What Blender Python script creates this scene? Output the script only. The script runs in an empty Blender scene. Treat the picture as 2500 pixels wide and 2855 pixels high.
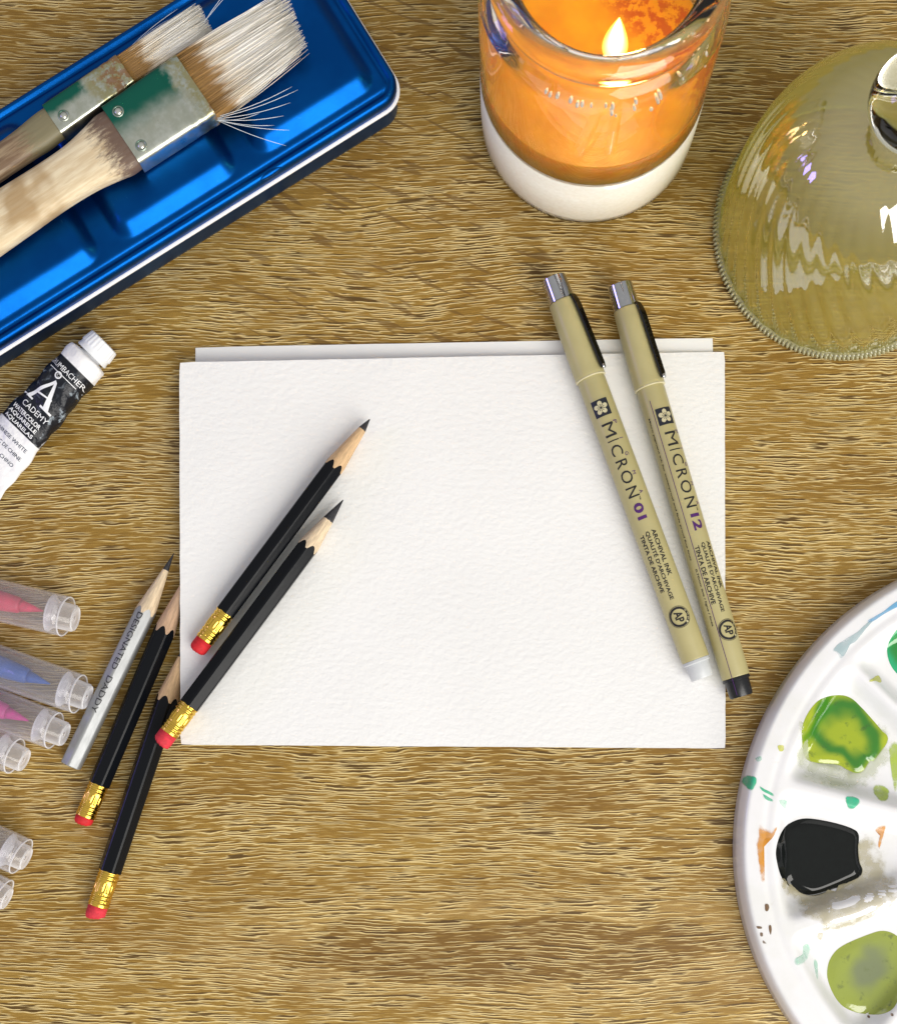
import bpy, bmesh, math, random
from mathutils import Vector, Matrix
R = math.radians
random.seed(7)
sc = bpy.context.scene
col = sc.collection
MM = 0.001

# ------------------------------------------------------------------ camera
# The photo is a perspective-corrected look down on a table: the lens axis is vertical,
# the frame is shifted away from the point straight under the lens.
S = 8.55                    # photo pixels per mm on the table
H = 450.0                   # lens height above the table, mm
NPX, NPY = 1390.0, 2200.0   # photo pixel straight under the lens
CX, CY = 1250.0, 1427.5
NX, NY = (NPX - CX) / S, (CY - NPY) / S
FW = 2500 / S
cam = bpy.data.cameras.new('camera')
cam.sensor_fit = 'HORIZONTAL'; cam.sensor_width = 36.0
cam.lens = H / FW * 36.0
cam.shift_x = -NX / FW; cam.shift_y = -NY / FW
cam.clip_start = 0.01; cam.clip_end = 50
cam.dof.use_dof = True; cam.dof.focus_distance = (H - 6) * MM; cam.dof.aperture_fstop = 26
co = bpy.data.objects.new('camera', cam); col.objects.link(co)
co.location = (NX * MM, NY * MM, H * MM)
sc.camera = co

def W(px, py, z=0.0):
    """photo pixel -> world point (mm) at height z"""
    k = (H - z) / H / S
    return Vector((NX + (px - NPX) * k, NY - (py - NPY) * k, z))

# ------------------------------------------------------------------ light
w = bpy.data.worlds.new('World'); sc.world = w; w.use_nodes = True
nt = w.node_tree; nt.nodes.clear()
wo = nt.nodes.new('ShaderNodeOutputWorld'); bg = nt.nodes.new('ShaderNodeBackground')
tc = nt.nodes.new('ShaderNodeTexCoord'); sx = nt.nodes.new('ShaderNodeSeparateXYZ')
rp = nt.nodes.new('ShaderNodeValToRGB')
rp.color_ramp.elements[0].position = 0.0; rp.color_ramp.elements[0].color = (0.27, 0.265, 0.265, 1)
rp.color_ramp.elements[1].position = 0.85; rp.color_ramp.elements[1].color = (0.645, 0.635, 0.62, 1)
nt.links.new(tc.outputs['Generated'], sx.inputs[0]); nt.links.new(sx.outputs['Z'], rp.inputs[0])
nt.links.new(rp.outputs[0], bg.inputs[0]); bg.inputs[1].default_value = 0.85
nt.links.new(bg.outputs[0], wo.inputs[0])

def area(name, loc, target, sx_, sy_, power, color):
    l = bpy.data.lights.new(name, 'AREA'); l.shape = 'RECTANGLE'; l.size = sx_; l.size_y = sy_
    l.energy = power; l.color = color
    o = bpy.data.objects.new(name, l); col.objects.link(o); o.location = loc
    o.rotation_euler = (Vector(target) - Vector(loc)).to_track_quat('-Z', 'Y').to_euler()
    return o
area('window_light', (0.85, -1.20, 1.10), (0, 0, 0), 1.35, 1.6, 43, (1.0, 0.965, 0.91))
area('violet_lamp', (-1.1, 0.10, 0.42), (0, 0, 0), 0.25, 0.25, 1.5, (0.34, 0.26, 1.0))
sc.view_settings.view_transform = 'Standard'; sc.view_settings.look = 'None'
sc.view_settings.gamma = 1; sc.view_settings.exposure = 0.0
sc.view_settings.use_curve_mapping = False
sc.render.engine = 'CYCLES'
sc.cycles.use_denoising = True
sc.cycles.max_bounces = 14; sc.cycles.transmission_bounces = 12; sc.cycles.transparent_max_bounces = 24
sc.cycles.sample_clamp_indirect = 10.0; sc.cycles.blur_glossy = 4.0

# ------------------------------------------------------------------ node helper
class G:
    def __init__(s, name):
        s.m = bpy.data.materials.new(name); s.m.use_nodes = True
        s.t = s.m.node_tree; s.n = s.t.nodes; s.n.clear()
        s.out = s.n.new('ShaderNodeOutputMaterial')
    def put(s, sock, v):
        if isinstance(v, bpy.types.NodeSocket): s.t.links.new(v, sock)
        elif isinstance(v, (tuple, list)):
            sock.default_value = tuple(v) + (1,) if (len(v) == 3 and len(sock.default_value) == 4) else v
        else: sock.default_value = v
    def coord(s, kind='Object', scale=1000.0):
        c = s.n.new('ShaderNodeTexCoord'); m = s.n.new('ShaderNodeVectorMath'); m.operation = 'SCALE'
        s.t.links.new(c.outputs[kind], m.inputs[0]); m.inputs['Scale'].default_value = scale
        return m.outputs[0]
    def sep(s, v):
        n = s.n.new('ShaderNodeSeparateXYZ'); s.t.links.new(v, n.inputs[0]); return n.outputs
    def comb(s, x, y, z=0.0):
        n = s.n.new('ShaderNodeCombineXYZ'); s.put(n.inputs[0], x); s.put(n.inputs[1], y); s.put(n.inputs[2], z); return n.outputs[0]
    def math(s, op, a, b=0.0, clamp=False):
        n = s.n.new('ShaderNodeMath'); n.operation = op; n.use_clamp = clamp
        s.put(n.inputs[0], a); s.put(n.inputs[1], b); return n.outputs[0]
    def add(s, a, b): return s.math('ADD', a, b)
    def sub(s, a, b): return s.math('SUBTRACT', a, b)
    def mul(s, a, b): return s.math('MULTIPLY', a, b)
    def noise(s, vec, scale=1.0, detail=2.0, rough=0.5, dims='3D', dist=0.0):
        n = s.n.new('ShaderNodeTexNoise'); n.noise_dimensions = dims
        s.t.links.new(vec, n.inputs['Vector']); n.inputs['Scale'].default_value = scale
        n.inputs['Detail'].default_value = detail; n.inputs['Roughness'].default_value = rough
        n.inputs['Distortion'].default_value = dist
        return n.outputs['Fac']
    def smooth(s, v, lo, hi, a=0.0, b=1.0):
        n = s.n.new('ShaderNodeMapRange'); n.interpolation_type = 'SMOOTHSTEP'
        s.put(n.inputs['Value'], v); s.put(n.inputs['From Min'], lo); s.put(n.inputs['From Max'], hi)
        s.put(n.inputs['To Min'], a); s.put(n.inputs['To Max'], b); return n.outputs[0]
    def mix(s, f, a, b, mode='MIX'):
        n = s.n.new('ShaderNodeMix'); n.data_type = 'RGBA'; n.blend_type = mode
        s.put(n.inputs[0], f); s.put(n.inputs[6], a); s.put(n.inputs[7], b); return n.outputs[2]
    def ramp(s, f, stops):
        n = s.n.new('ShaderNodeValToRGB'); e = n.color_ramp.elements
        while len(e) < len(stops): e.new(0.5)
        for i, (p, c) in enumerate(stops): e[i].position = p; e[i].color = tuple(c) + (1,)
        s.put(n.inputs[0], f); return n.outputs[0]
    def attr(s, name):
        n = s.n.new('ShaderNodeAttribute'); n.attribute_name = name; return n.outputs['Fac']
    def bump(s, h, dist, strength=1.0):
        n = s.n.new('ShaderNodeBump'); n.inputs['Distance'].default_value = dist * MM; n.inputs['Strength'].default_value = strength
        s.put(n.inputs['Height'], h); return n.outputs[0]
    def bsdf(s, **k):
        n = s.n.new('ShaderNodeBsdfPrincipled')
        for key, v in k.items(): s.put(n.inputs[key.replace('_', ' ')], v)
        return n.outputs[0]
    def sh(s, kind, **k):
        n = s.n.new('ShaderNode' + kind)
        for key, v in k.items(): s.put(n.inputs[key.replace('_', ' ')], v)
        return n.outputs[0]
    def mixs(s, f, a, b):
        n = s.n.new('ShaderNodeMixShader'); s.put(n.inputs[0], f); s.put(n.inputs[1], a); s.put(n.inputs[2], b); return n.outputs[0]
    def adds(s, a, b):
        n = s.n.new('ShaderNodeAddShader'); s.put(n.inputs[0], a); s.put(n.inputs[1], b); return n.outputs[0]
    def end(s, sh): s.t.links.new(sh, s.out.inputs[0]); return s.m

def plain(name, c, rough=0.45, metal=0.0, var=0.10, nscale=0.35, bump=0.0, bscale=2.0, rvar=0.12, **k):
    """principled material with quiet mottling so that nothing is dead flat"""
    g = G(name); P = g.coord()
    f = g.noise(P, nscale, 4, 0.6)
    c1 = tuple(max(0, x * (1 - var)) for x in c); c2 = tuple(min(1, x * (1 + var)) for x in c)
    kw = dict(Base_Color=g.mix(g.smooth(f, 0.3, 0.7), c1, c2), Metallic=metal,
              Roughness=g.smooth(g.noise(P, nscale * 2.3, 3, 0.6), 0.3, 0.7, max(0.02, rough * (1 - rvar)), min(1, rough * (1 + rvar))))
    if bump: kw['Normal'] = g.bump(g.noise(P, bscale, 3, 0.6), bump)
    kw.update(k)
    return g.end(g.bsdf(**kw))

# ------------------------------------------------------------------ mesh helpers (all in mm)
def obj(name, vf, mat, parent=None, smooth=True, attr=None, loc=None, kind=None):
    v, f = vf
    me = bpy.data.meshes.new(name)
    me.from_pydata([(p[0] * MM, p[1] * MM, p[2] * MM) for p in v], [], f); me.update()
    if attr:
        for an, vals in attr.items():
            a = me.attributes.new(an, 'FLOAT', 'POINT'); a.data.foreach_set('value', vals)
    if smooth: me.polygons.foreach_set('use_smooth', [True] * len(me.polygons))
    me.materials.append(mat)
    o = bpy.data.objects.new(name, me); col.objects.link(o)
    if parent: o.parent = parent
    if loc is not None: o.location = Vector(loc) * MM
    if kind: o['kind'] = kind
    return o
def fixn(o):
    bm = bmesh.new(); bm.from_mesh(o.data); bmesh.ops.recalc_face_normals(bm, faces=bm.faces); bm.to_mesh(o.data); bm.free(); return o
def sharp(o, ang=35):
    o.data.set_sharp_from_angle(angle=R(ang)); return o
def thing(name, loc, rz, label, cat, group=None, rot=None):
    o = bpy.data.objects.new(name, None); col.objects.link(o)
    o.location = Vector(loc) * MM
    o.rotation_euler = rot if rot is not None else (0, 0, rz)
    o.empty_display_size = 0.01
    return tag(o, label, cat, group)
def tag(o, label, cat, group=None):
    o['label'] = label; o['category'] = cat
    if group: o['group'] = group
    return o
def axis_thing(name, a, b, label, cat, group=None):
    """Empty at a whose local x runs to b, z up"""
    x = (b - a).normalized(); z = Vector((0, 0, 1)); y = z.cross(x).normalized(); z = x.cross(y)
    m = Matrix((x, y, z)).transposed()
    return thing(name, a, 0, label, cat, group, rot=m.to_euler())
def join(*parts):
    v = []; f = []
    for pv, pf in parts:
        k = len(v); v += list(pv); f += [tuple(i + k for i in q) for q in pf]
    return v, f
def grid(fn, nu, nv, wrapv=False, wrapu=False):
    v = [fn(i, j) for i in range(nu) for j in range(nv)]
    f = []
    for i in range(nu if wrapu else nu - 1):
        for j in range(nv if wrapv else nv - 1):
            i2 = (i + 1) % nu; j2 = (j + 1) % nv
            f.append((i * nv + j, i * nv + j2, i2 * nv + j2, i2 * nv + j))
    return v, f
def lathe(prof, n=48, axis='x', mod=None):
    """prof: (along, radius) list, closed with caps when radius 0 at the ends"""
    def fn(i, j):
        a, r = prof[i]; t = 2 * math.pi * j / n
        if mod: r = mod(a, t, r)
        c, s_ = r * math.cos(t), r * math.sin(t)
        return (a, c, s_) if axis == 'x' else (c, s_, a)
    v, f = grid(fn, len(prof), n, wrapv=True)
    if axis == 'x': f = [q[::-1] for q in f]
    f = [q[::-1] for q in f]
    if axis != 'x': f = [q[::-1] for q in f][:]
    # caps
    if prof[0][1] > 1e-6 and prof[0] != prof[-1]: f.append(tuple(range(n)))
    if prof[-1][1] > 1e-6 and prof[0] != prof[-1]: f.append(tuple(range((len(prof) - 1) * n, len(prof) * n))[::-1])
    return v, f
def box(x0, x1, y0, y1, z0, z1):
    v = [(x, y, z) for x in (x0, x1) for y in (y0, y1) for z in (z0, z1)]
    return v, [(0, 1, 3, 2), (4, 6, 7, 5), (0, 4, 5, 1), (2, 3, 7, 6), (0, 2, 6, 4), (1, 5, 7, 3)]
def tube(pts, rads, n=6):
    """swept tube along points"""
    v = []; f = []; m = len(pts); up = Vector((0.13, 0.21, 0.97))
    for i, p in enumerate(pts):
        d = (pts[min(i + 1, m - 1)] - pts[max(i - 1, 0)]).normalized()
        a = d.cross(up).normalized(); b = a.cross(d)
        for j in range(n):
            t = 2 * math.pi * j / n; v.append(p + (a * math.cos(t) + b * math.sin(t)) * rads[i])
    for i in range(m - 1):
        for j in range(n):
            f.append((i * n + j, i * n + (j + 1) % n, (i + 1) * n + (j + 1) % n, (i + 1) * n + j))
    f.append(tuple(range(n))[::-1]); f.append(tuple(range((m - 1) * n, m * n)))
    return v, f
def bevel(o, wd, seg=2):
    b = o.modifiers.new('bevel', 'BEVEL'); b.width = wd * MM; b.segments = seg; b.limit_method = 'ANGLE'; b.angle_limit = R(40)
    return o
def sstep(a, b, x):
    t = max(0.0, min(1.0, (x - a) / (b - a))); return t * t * (3 - 2 * t)
def catmull(pts, n=6):
    out = []; m = len(pts)
    for i in range(m):
        p0, p1, p2, p3 = pts[i - 1], pts[i], pts[(i + 1) % m], pts[(i + 2) % m]
        for k in range(n):
            t = k / n
            out.append(tuple(0.5 * (2 * p1[a] + (p2[a] - p0[a]) * t + (2 * p0[a] - 5 * p1[a] + 4 * p2[a] - p3[a]) * t * t + (3 * p1[a] - p0[a] - 3 * p2[a] + p3[a]) * t ** 3) for a in (0, 1)))
    return out

def text2d(body, width, height, bold=0.0):
    """flat lettering as (verts, faces) fitted into width x height mm, centred on 0,0"""
    cu = bpy.data.curves.new('letters', 'FONT'); cu.body = body; cu.size = 10; cu.offset = bold; cu.resolution_u = 3
    ob = bpy.data.objects.new('letters', cu); col.objects.link(ob)
    dg = bpy.context.evaluated_depsgraph_get()
    me = bpy.data.meshes.new_from_object(ob.evaluated_get(dg))
    v = [tuple(p.co) for p in me.vertices]; f = [tuple(p.vertices) for p in me.polygons]
    bpy.data.objects.remove(ob); bpy.data.curves.remove(cu); bpy.data.meshes.remove(me)
    x0, x1 = min(p[0] for p in v), max(p[0] for p in v); y0, y1 = min(p[1] for p in v), max(p[1] for p in v)
    v = [((p[0] - (x0 + x1) / 2) / (x1 - x0) * width, (p[1] - (y0 + y1) / 2) / (y1 - y0) * height, 0) for p in v]
    return v, f
def shift2(vf, dx, dy): return [(p[0] + dx, p[1] + dy, 0) for p in vf[0]], vf[1]
def poly2(pts): return [(p[0], p[1], 0) for p in pts], [tuple(range(len(pts)))]
def ring2(cx, cy, r0, r1, n=32):
    v = []; f = []
    for i in range(n):
        t = 2 * math.pi * i / n
        v += [(cx + r0 * math.cos(t), cy + r0 * math.sin(t), 0), (cx + r1 * math.cos(t), cy + r1 * math.sin(t), 0)]
        f.append((2 * i, 2 * i + 1, (2 * i + 3) % (2 * n), (2 * i + 2) % (2 * n)))
    return v, f
def wrap(vf, fn, cut=0.4):
    """cut flat print into narrow strips and lay it on a curved surface fn(x, y)"""
    bm = bmesh.new(); vs = [bm.verts.new(p) for p in vf[0]]
    for q in vf[1]:
        try: bm.faces.new([vs[i] for i in q])
        except ValueError: pass
    bmesh.ops.triangulate(bm, faces=bm.faces)
    for ax in (0, 1):
        lo = min(p[ax] for p in vf[0]); hi = max(p[ax] for p in vf[0]); st = cut if ax == 1 else cut * 3
        k = lo + st
        while k < hi:
            nrm = (1, 0, 0) if ax == 0 else (0, 1, 0)
            bmesh.ops.bisect_plane(bm, geom=bm.verts[:] + bm.edges[:] + bm.faces[:], plane_co=(k, k, 0), plane_no=nrm)
            k += st
    bm.verts.index_update()
    v = [fn(p.co.x, p.co.y) for p in bm.verts]; f = [tuple(x.index for x in q.verts) for q in bm.faces]
    bm.free(); return v, f

# ------------------------------------------------------------------ table
def wood_material():
    g = G('embossed oak laminate'); P = g.coord(); X, Y, Z = g.sep(P)
    board = g.math('LESS_THAN', Y, -126.5)                       # a printed seam between two boards
    Xs = g.add(X, g.mul(board, 310.0)); Ys = g.add(Y, g.mul(board, 77.0))
    Q = g.comb(Xs, Ys)
    big = g.noise(g.comb(g.mul(Xs, 0.5), Ys), 0.018, 1, 0.5, '2D')
    mid = g.noise(g.comb(g.mul(Xs, 0.5), Ys), 0.075, 1, 0.5, '2D')
    mic = g.noise(g.comb(g.mul(Xs, 0.42), g.mul(Ys, 0.5)), 0.62, 1, 0.6, '2D')
    # long dark flame figure in the lower board
    ex = g.mul(g.sub(X, 20.0), 1 / 72.0); ey = g.mul(g.add(Y, 142.5), 1 / 11.5)
    ed = g.math('SQRT', g.add(g.mul(ex, ex), g.mul(ey, ey)))
    ed = g.add(ed, g.mul(g.sub(mid, 0.5), 0.8))
    figure = g.smooth(ed, 0.86, 1.04, 1.0, 0.0)
    Yw = g.add(Ys, g.mul(g.sub(big, 0.5), 10.0))
    Yw = g.add(Yw, g.mul(g.sub(mid, 0.5), 1.3))
    Yw = g.add(Yw, g.mul(g.sub(mic, 0.5), 0.42))
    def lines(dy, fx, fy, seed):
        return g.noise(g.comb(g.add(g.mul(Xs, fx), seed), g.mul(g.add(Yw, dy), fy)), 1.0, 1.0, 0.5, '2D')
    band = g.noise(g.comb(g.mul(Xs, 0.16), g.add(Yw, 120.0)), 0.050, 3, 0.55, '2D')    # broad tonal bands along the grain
    dens = g.noise(g.comb(g.mul(Xs, 0.40), g.add(Ys, 300.0)), 0.060, 2, 0.6, '2D')      # where the painted emboss is dense or worn away
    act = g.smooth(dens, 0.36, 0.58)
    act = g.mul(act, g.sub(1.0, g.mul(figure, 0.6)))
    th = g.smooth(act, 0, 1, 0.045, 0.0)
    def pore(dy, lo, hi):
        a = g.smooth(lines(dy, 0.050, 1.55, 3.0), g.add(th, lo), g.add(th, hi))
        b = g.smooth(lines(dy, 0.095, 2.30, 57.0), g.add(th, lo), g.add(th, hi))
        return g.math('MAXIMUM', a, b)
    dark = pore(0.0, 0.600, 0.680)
    light = g.mul(pore(0.24, 0.550, 0.630), g.sub(1.0, dark))  # pale streak offset from its dark pore: relief highlight painted into the colour
    fine = g.noise(g.comb(g.mul(Xs, 0.11), g.mul(Yw, 2.6)), 1.0, 2, 0.7, '2D')
    speck = g.noise(Q, 3.2, 1, 0.7, '2D')
    base = g.ramp(g.add(g.mul(band, 0.75), g.mul(dens, 0.25)), [(0.28, (0.220, 0.114, 0.014)), (0.50, (0.292, 0.165, 0.025)), (0.72, (0.400, 0.250, 0.050))])
    base = g.mix(g.mul(figure, 0.88), base, (0.165, 0.082, 0.012))
    halo = g.mul(g.smooth(ed, 0.95, 1.05), g.smooth(ed, 1.1, 1.8, 1.0, 0.0))
    base = g.mix(g.mul(halo, 0.40), base, (0.50, 0.34, 0.13))
    base = g.mix(g.smooth(fine, 0.28, 0.55, 0.45, 0.0), base, (0.150, 0.076, 0.011))
    base = g.mix(g.smooth(fine, 0.52, 0.74, 0.0, 0.45), base, (0.54, 0.36, 0.095))
    base = g.mix(g.smooth(speck, 0.36, 0.62, 0.30, 0.0), base, (0.14, 0.075, 0.016))
    # oblique saw scratches in the middle of the upper board
    su = g.add(g.mul(X, 0.42), g.mul(Y, 0.91)); sv = g.add(g.mul(X, 0.91), g.mul(Y, -0.42))
    scr = g.noise(g.comb(g.mul(sv, 0.060), g.mul(su, 0.50)), 1.0, 0.0, 0.5, '2D')
    inside = g.mul(g.smooth(Y, 25.0, 60.0), g.smooth(g.math('ABSOLUTE', g.add(X, 15.0)), 40.0, 75.0, 1.0, 0.0))
    scratch = g.mul(g.smooth(scr, 0.69, 0.77), inside)
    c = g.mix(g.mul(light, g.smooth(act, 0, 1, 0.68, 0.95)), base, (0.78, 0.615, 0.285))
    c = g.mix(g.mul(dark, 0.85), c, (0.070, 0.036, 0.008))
    c = g.mix(g.mul(scratch, 0.65), c, (0.14, 0.074, 0.018))
    seam = g.smooth(g.math('ABSOLUTE', g.add(Y, 126.5)), 0.1, 0.5, 0.30, 0.0)
    c = g.mix(seam, c, (0.10, 0.055, 0.018))
    hb = g.noise(g.comb(g.mul(X, 0.04), g.mul(Y, 1.2)), 1.0, 1.0, 0.6, '2D')
    return g.end(g.bsdf(Base_Color=c, Roughness=g.smooth(fine, 0.3, 0.7, 0.48, 0.62), Specular_IOR_Level=0.3, Normal=g.bump(hb, 0.14, 0.5)))
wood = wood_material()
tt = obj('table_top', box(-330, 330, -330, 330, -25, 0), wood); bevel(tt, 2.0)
tt['kind'] = 'structure'

# ------------------------------------------------------------------ shared materials
blue = None
def blue_tin():
    g = G('blue lacquered tin'); P = g.coord()
    n = g.noise(P, 0.06, 3, 0.6); fine = g.noise(P, 5.0, 2, 0.6)
    scr = g.noise(g.comb(*[g.mul(a, b) for a, b in zip(g.sep(P), (0.9, 0.25, 1))]), 1.2, 2, 0.7)
    c = g.mix(g.smooth(n, 0.3, 0.7), (0.001, 0.062, 0.27), (0.0015, 0.080, 0.33))
    c = g.mix(g.smooth(scr, 0.73, 0.78, 0.0, 0.18), c, (0.10, 0.35, 0.65))
    return g.end(g.bsdf(Base_Color=c, Metallic=0.97, Roughness=g.smooth(fine, 0.3, 0.7, 0.33, 0.42), Normal=g.bump(n, 0.5, 0.5)))
M = {}
M['blue'] = blue_tin()
M['navy'] = plain('dark blue tin', (0.006, 0.02, 0.085), 0.32, 0.6)
M['white_enamel'] = plain('white enamel', (0.80, 0.80, 0.82), 0.25, var=0.03)
M['black_ink'] = plain('black ink', (0.012, 0.011, 0.013), 0.45)
M['purple_ink'] = plain('purple ink', (0.075, 0.012, 0.13), 0.45)
M['white_ink'] = plain('white ink', (0.82, 0.83, 0.85), 0.45, var=0.05)
M['grey_ink'] = plain('dark blue ink', (0.02, 0.035, 0.08), 0.45)

# ------------------------------------------------------------------ paint tin
def rrect(hx, hy, r, n_side=0.9):
    """fixed-count rounded rectangle loop sampler: returns function inset -> list of points"""
    nx = int(2 * hx / n_side); ny = int(2 * hy / n_side); nc = 10
    def loop(d):
        a, b = hx - d, max(hy - d, 0.02); rr = max(min(r - d, b - 0.005, a), 0.004); pts = []
        for (sx_, sy_, t0, horiz) in ((1, 1, 0, False), (-1, 1, 90, True), (-1, -1, 180, False), (1, -1, 270, True)):
            ccx, ccy = sx_ * (a - rr), sy_ * (b - rr)
            for k in range(nc + 1):
                t = R(t0 + 90 * k / nc); pts.append((ccx + rr * math.cos(t), ccy + rr * math.sin(t)))
            # straight run to the next corner
            if t0 == 0: e = (-(a - rr), b); n = nx
            elif t0 == 90: e = (-a, -(b - rr)); n = ny
            elif t0 == 180: e = (a - rr, -b); n = nx
            else: e = (a, b - rr); n = ny
            s0 = pts[-1]
            for k in range(1, n):
                u = k / n; pts.append((s0[0] + (e[0] - s0[0]) * u, s0[1] + (e[1] - s0[1]) * u))
        return pts
    return loop
def loops(sampler, levels):
    base = [sampler(d) for d, z in levels]; n = len(base[0])
    v = [(p[0], p[1], (z(p) if callable(z) else z)) for L, (d, z) in zip(base, levels) for p in L]
    f = []
    for i in range(len(levels) - 1):
        for j in range(n):
            f.append((i * n + j, i * n + (j + 1) % n, (i + 1) * n + (j + 1) % n, (i + 1) * n + j))
    return v, f, n
def build_tin():
    a = R(32.0); d = Vector((math.cos(a), math.sin(a))); nn = Vector((math.sin(a), -math.cos(a)))
    right, left = 98.0, -111.2
    uc = -6.3 + (right + left) / 2
    c = Vector((NX, NY)) + d * uc + nn * (-233.1)
    hx, hy = (right - left) / 2, 31.85
    t = thing('paint_tin', (c.x, c.y, 0), a, 'closed blue metal watercolour tin with embossed panels and white lip', 'paint tin')
    off = (right + left) / 2
    panels = [(48.4 - off - 50.7 * k, 90.5 - off - 50.7 * k) for k in range(4)]
    def top(p):
        x, y = p; z = 16.9
        # shallow groove inside the border
        di = min(hx - abs(x), hy - abs(y))
        z -= 0.9 * math.exp(-((di - 3.4) / 0.8) ** 2)
        for x0, x1 in panels:
            cx_, cy_ = (x0 + x1) / 2, 0; bx_, by_ = (x1 - x0) / 2 + 1.5, 24.5 + 1.5; rr = 6.0
            qx, qy = abs(x - cx_) - bx_ + rr, abs(y - cy_) - by_ + rr
            sd = math.hypot(max(qx, 0), max(qy, 0)) + min(max(qx, qy), 0) - rr
            t_ = max(0.0, min(1.0, -sd / 5.6)); z = max(z, 16.9 + 3.8 * math.sin(t_ * math.pi / 2) ** 1.25) if t_ > 0 else z
        return z
    smp = rrect(hx, hy, 8.0)
    lv = [(0.35, 12.3), (0.3, 13.5), (0.3, 15.0), (0.55, 16.2), (1.05, 16.9), (1.7, 17.15), (2.3, 17.0)]
    lv = lv + [(2.9 + 0.62 * k, top) for k in range(int((hy - 3.0) / 0.62) + 1)]
    v, f, n = loops(smp, lv)
    f.append(tuple(range((len(lv) - 1) * n, len(lv) * n)))
    lid = obj('lid', (v, f), M['blue'], t); fixn(lid)
    v, f, n = loops(smp, [(1.0, 11.2), (-0.1, 11.25), (-0.55, 11.6), (-0.55, 12.1), (-0.1, 12.42), (1.0, 12.45)])
    lip = fixn(obj('rolled_lip', (v, f), M['white_enamel'], t))
    v, f, n = loops(smp, [(4.0, 0.1), (2.0, 0.15), (1.1, 0.7), (0.9, 2.0), (0.7, 11.3)])
    f.append(tuple(range(n))[::-1])
    fixn(obj('tray', (v, f), M['blue'], t))
    # pressed thumb tab on the front of the lid skirt
    gx = (panels[0][0] + panels[1][1]) / 2 + 4
    v, f = grid(lambda i, j: (gx + (4.6 * math.cos(2 * math.pi * j / 20)) * math.sin(math.pi * i / 8), -hy + 1.1 + 1.0 * math.sin(2 * math.pi * j / 20) * math.sin(math.pi * i / 8), 16.1 - 1.1 * math.cos(math.pi * i / 8)), 9, 20, wrapv=True)
    fixn(obj('thumb_tab', (v, f), M['blue'], t))
build_tin()

# ------------------------------------------------------------------ flat brushes
def metal_ferrule(name, rust, green):
    g = G(name); P = g.coord(); X, Y, Z = g.sep(P)
    n = g.noise(P, 0.22, 3, 0.5); n2 = g.noise(P, 0.28, 3, 0.6); n3 = g.noise(P, 0.6, 3, 0.6)
    c = g.mix(g.smooth(n2, 0.35, 0.7), (0.52, 0.55, 0.46), (0.66, 0.69, 0.62))
    # green far half; on the wide brush it paints in a reflection
    gm = g.smooth(g.add(Y, g.mul(g.sub(n, 0.5), 4.0)), green[0], green[1])
    gm = g.mul(gm, g.smooth(g.add(X, g.mul(g.sub(n2, 0.5), 6.0)), green[2], green[2] + 3.0, 1.0, 0.15))
    c = g.mix(gm, c, (0.006, 0.125, 0.085))
    ym = g.mul(g.smooth(g.add(X, g.mul(g.sub(n, 0.5), 9)), rust - 2, rust + 2), g.smooth(n3, 0.35, 0.55))
    c = g.mix(g.mul(ym, 0.8), c, (0.40, 0.36, 0.16))
    rm = g.mul(g.smooth(g.add(X, g.mul(g.sub(n2, 0.5), 12)), rust + 2.5, rust + 6), g.smooth(g.noise(P, 0.42, 3, 0.65), 0.44, 0.54))
    c = g.mix(g.mul(rm, 0.85), c, (0.17, 0.065, 0.012))
    stain = g.math('MAXIMUM', g.mul(rm, 0.9), g.mul(gm, 0.30))  # rust and the green half both lower the metallic value
    return g.end(g.bsdf(Base_Color=c, Metallic=g.sub(1.0, stain), Roughness=g.smooth(n, 0.3, 0.7, 0.27, 0.42), Normal=g.bump(n3, 0.03)))
def brush_wood(name, c1, c2, stain, sx0):
    g = G(name); P = g.coord(); X, Y, Z = g.sep(P)
    grain = g.noise(g.comb(g.mul(X, 0.10), g.mul(Y, 0.9), Z), 1.0, 3, 0.6)
    n = g.noise(g.comb(g.mul(X, 0.35), g.mul(Y, 1.3), Z), 0.9, 3, 0.7); b = g.noise(P, 0.07, 2, 0.5)
    c = g.mix(g.smooth(grain, 0.35, 0.7), c1, c2)
    c = g.mix(g.smooth(b, 0.47, 0.66, 0.0, 0.75), c, (c1[0] * 0.58, c1[1] * 0.46, c1[2] * 0.30))
    m = g.smooth(g.add(X, g.mul(g.sub(n, 0.5), 16)), sx0, sx0 + 7)
    c = g.mix(g.mul(m, 0.9), c, stain)
    return g.end(g.bsdf(Base_Color=c, Roughness=0.5, Normal=g.bump(grain, 0.1)))
def bristle_mat(name, x0):
    g = G(name); P = g.coord(); X, Y, Z = g.sep(P)
    n = g.noise(g.comb(g.mul(X, 0.06), g.mul(Y, 2.2), g.mul(Z, 1.2)), 1.0, 3, 0.7)
    b = g.noise(g.comb(g.mul(X, 0.12), g.mul(Y, 0.5), Z), 1.0, 2, 0.6)
    c = g.mix(g.smooth(n, 0.3, 0.7), (0.60, 0.56, 0.47), (0.90, 0.89, 0.85))
    m = g.smooth(g.add(X, g.mul(g.sub(b, 0.5), 14)), x0 + 4.5, x0 + 10.5, 1.0, 0.0)
    c = g.mix(g.mul(m, 1.0), c, (0.17, 0.062, 0.002))
    m2 = g.smooth(g.add(X, g.mul(g.sub(b, 0.5), 20)), x0 + 8, x0 + 18, 0.30, 0.0)
    c = g.mix(m2, c, (0.62, 0.42, 0.16))
    return g.end(g.bsdf(Base_Color=c, Roughness=0.55, Normal=g.bump(n, 0.12)))
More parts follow.
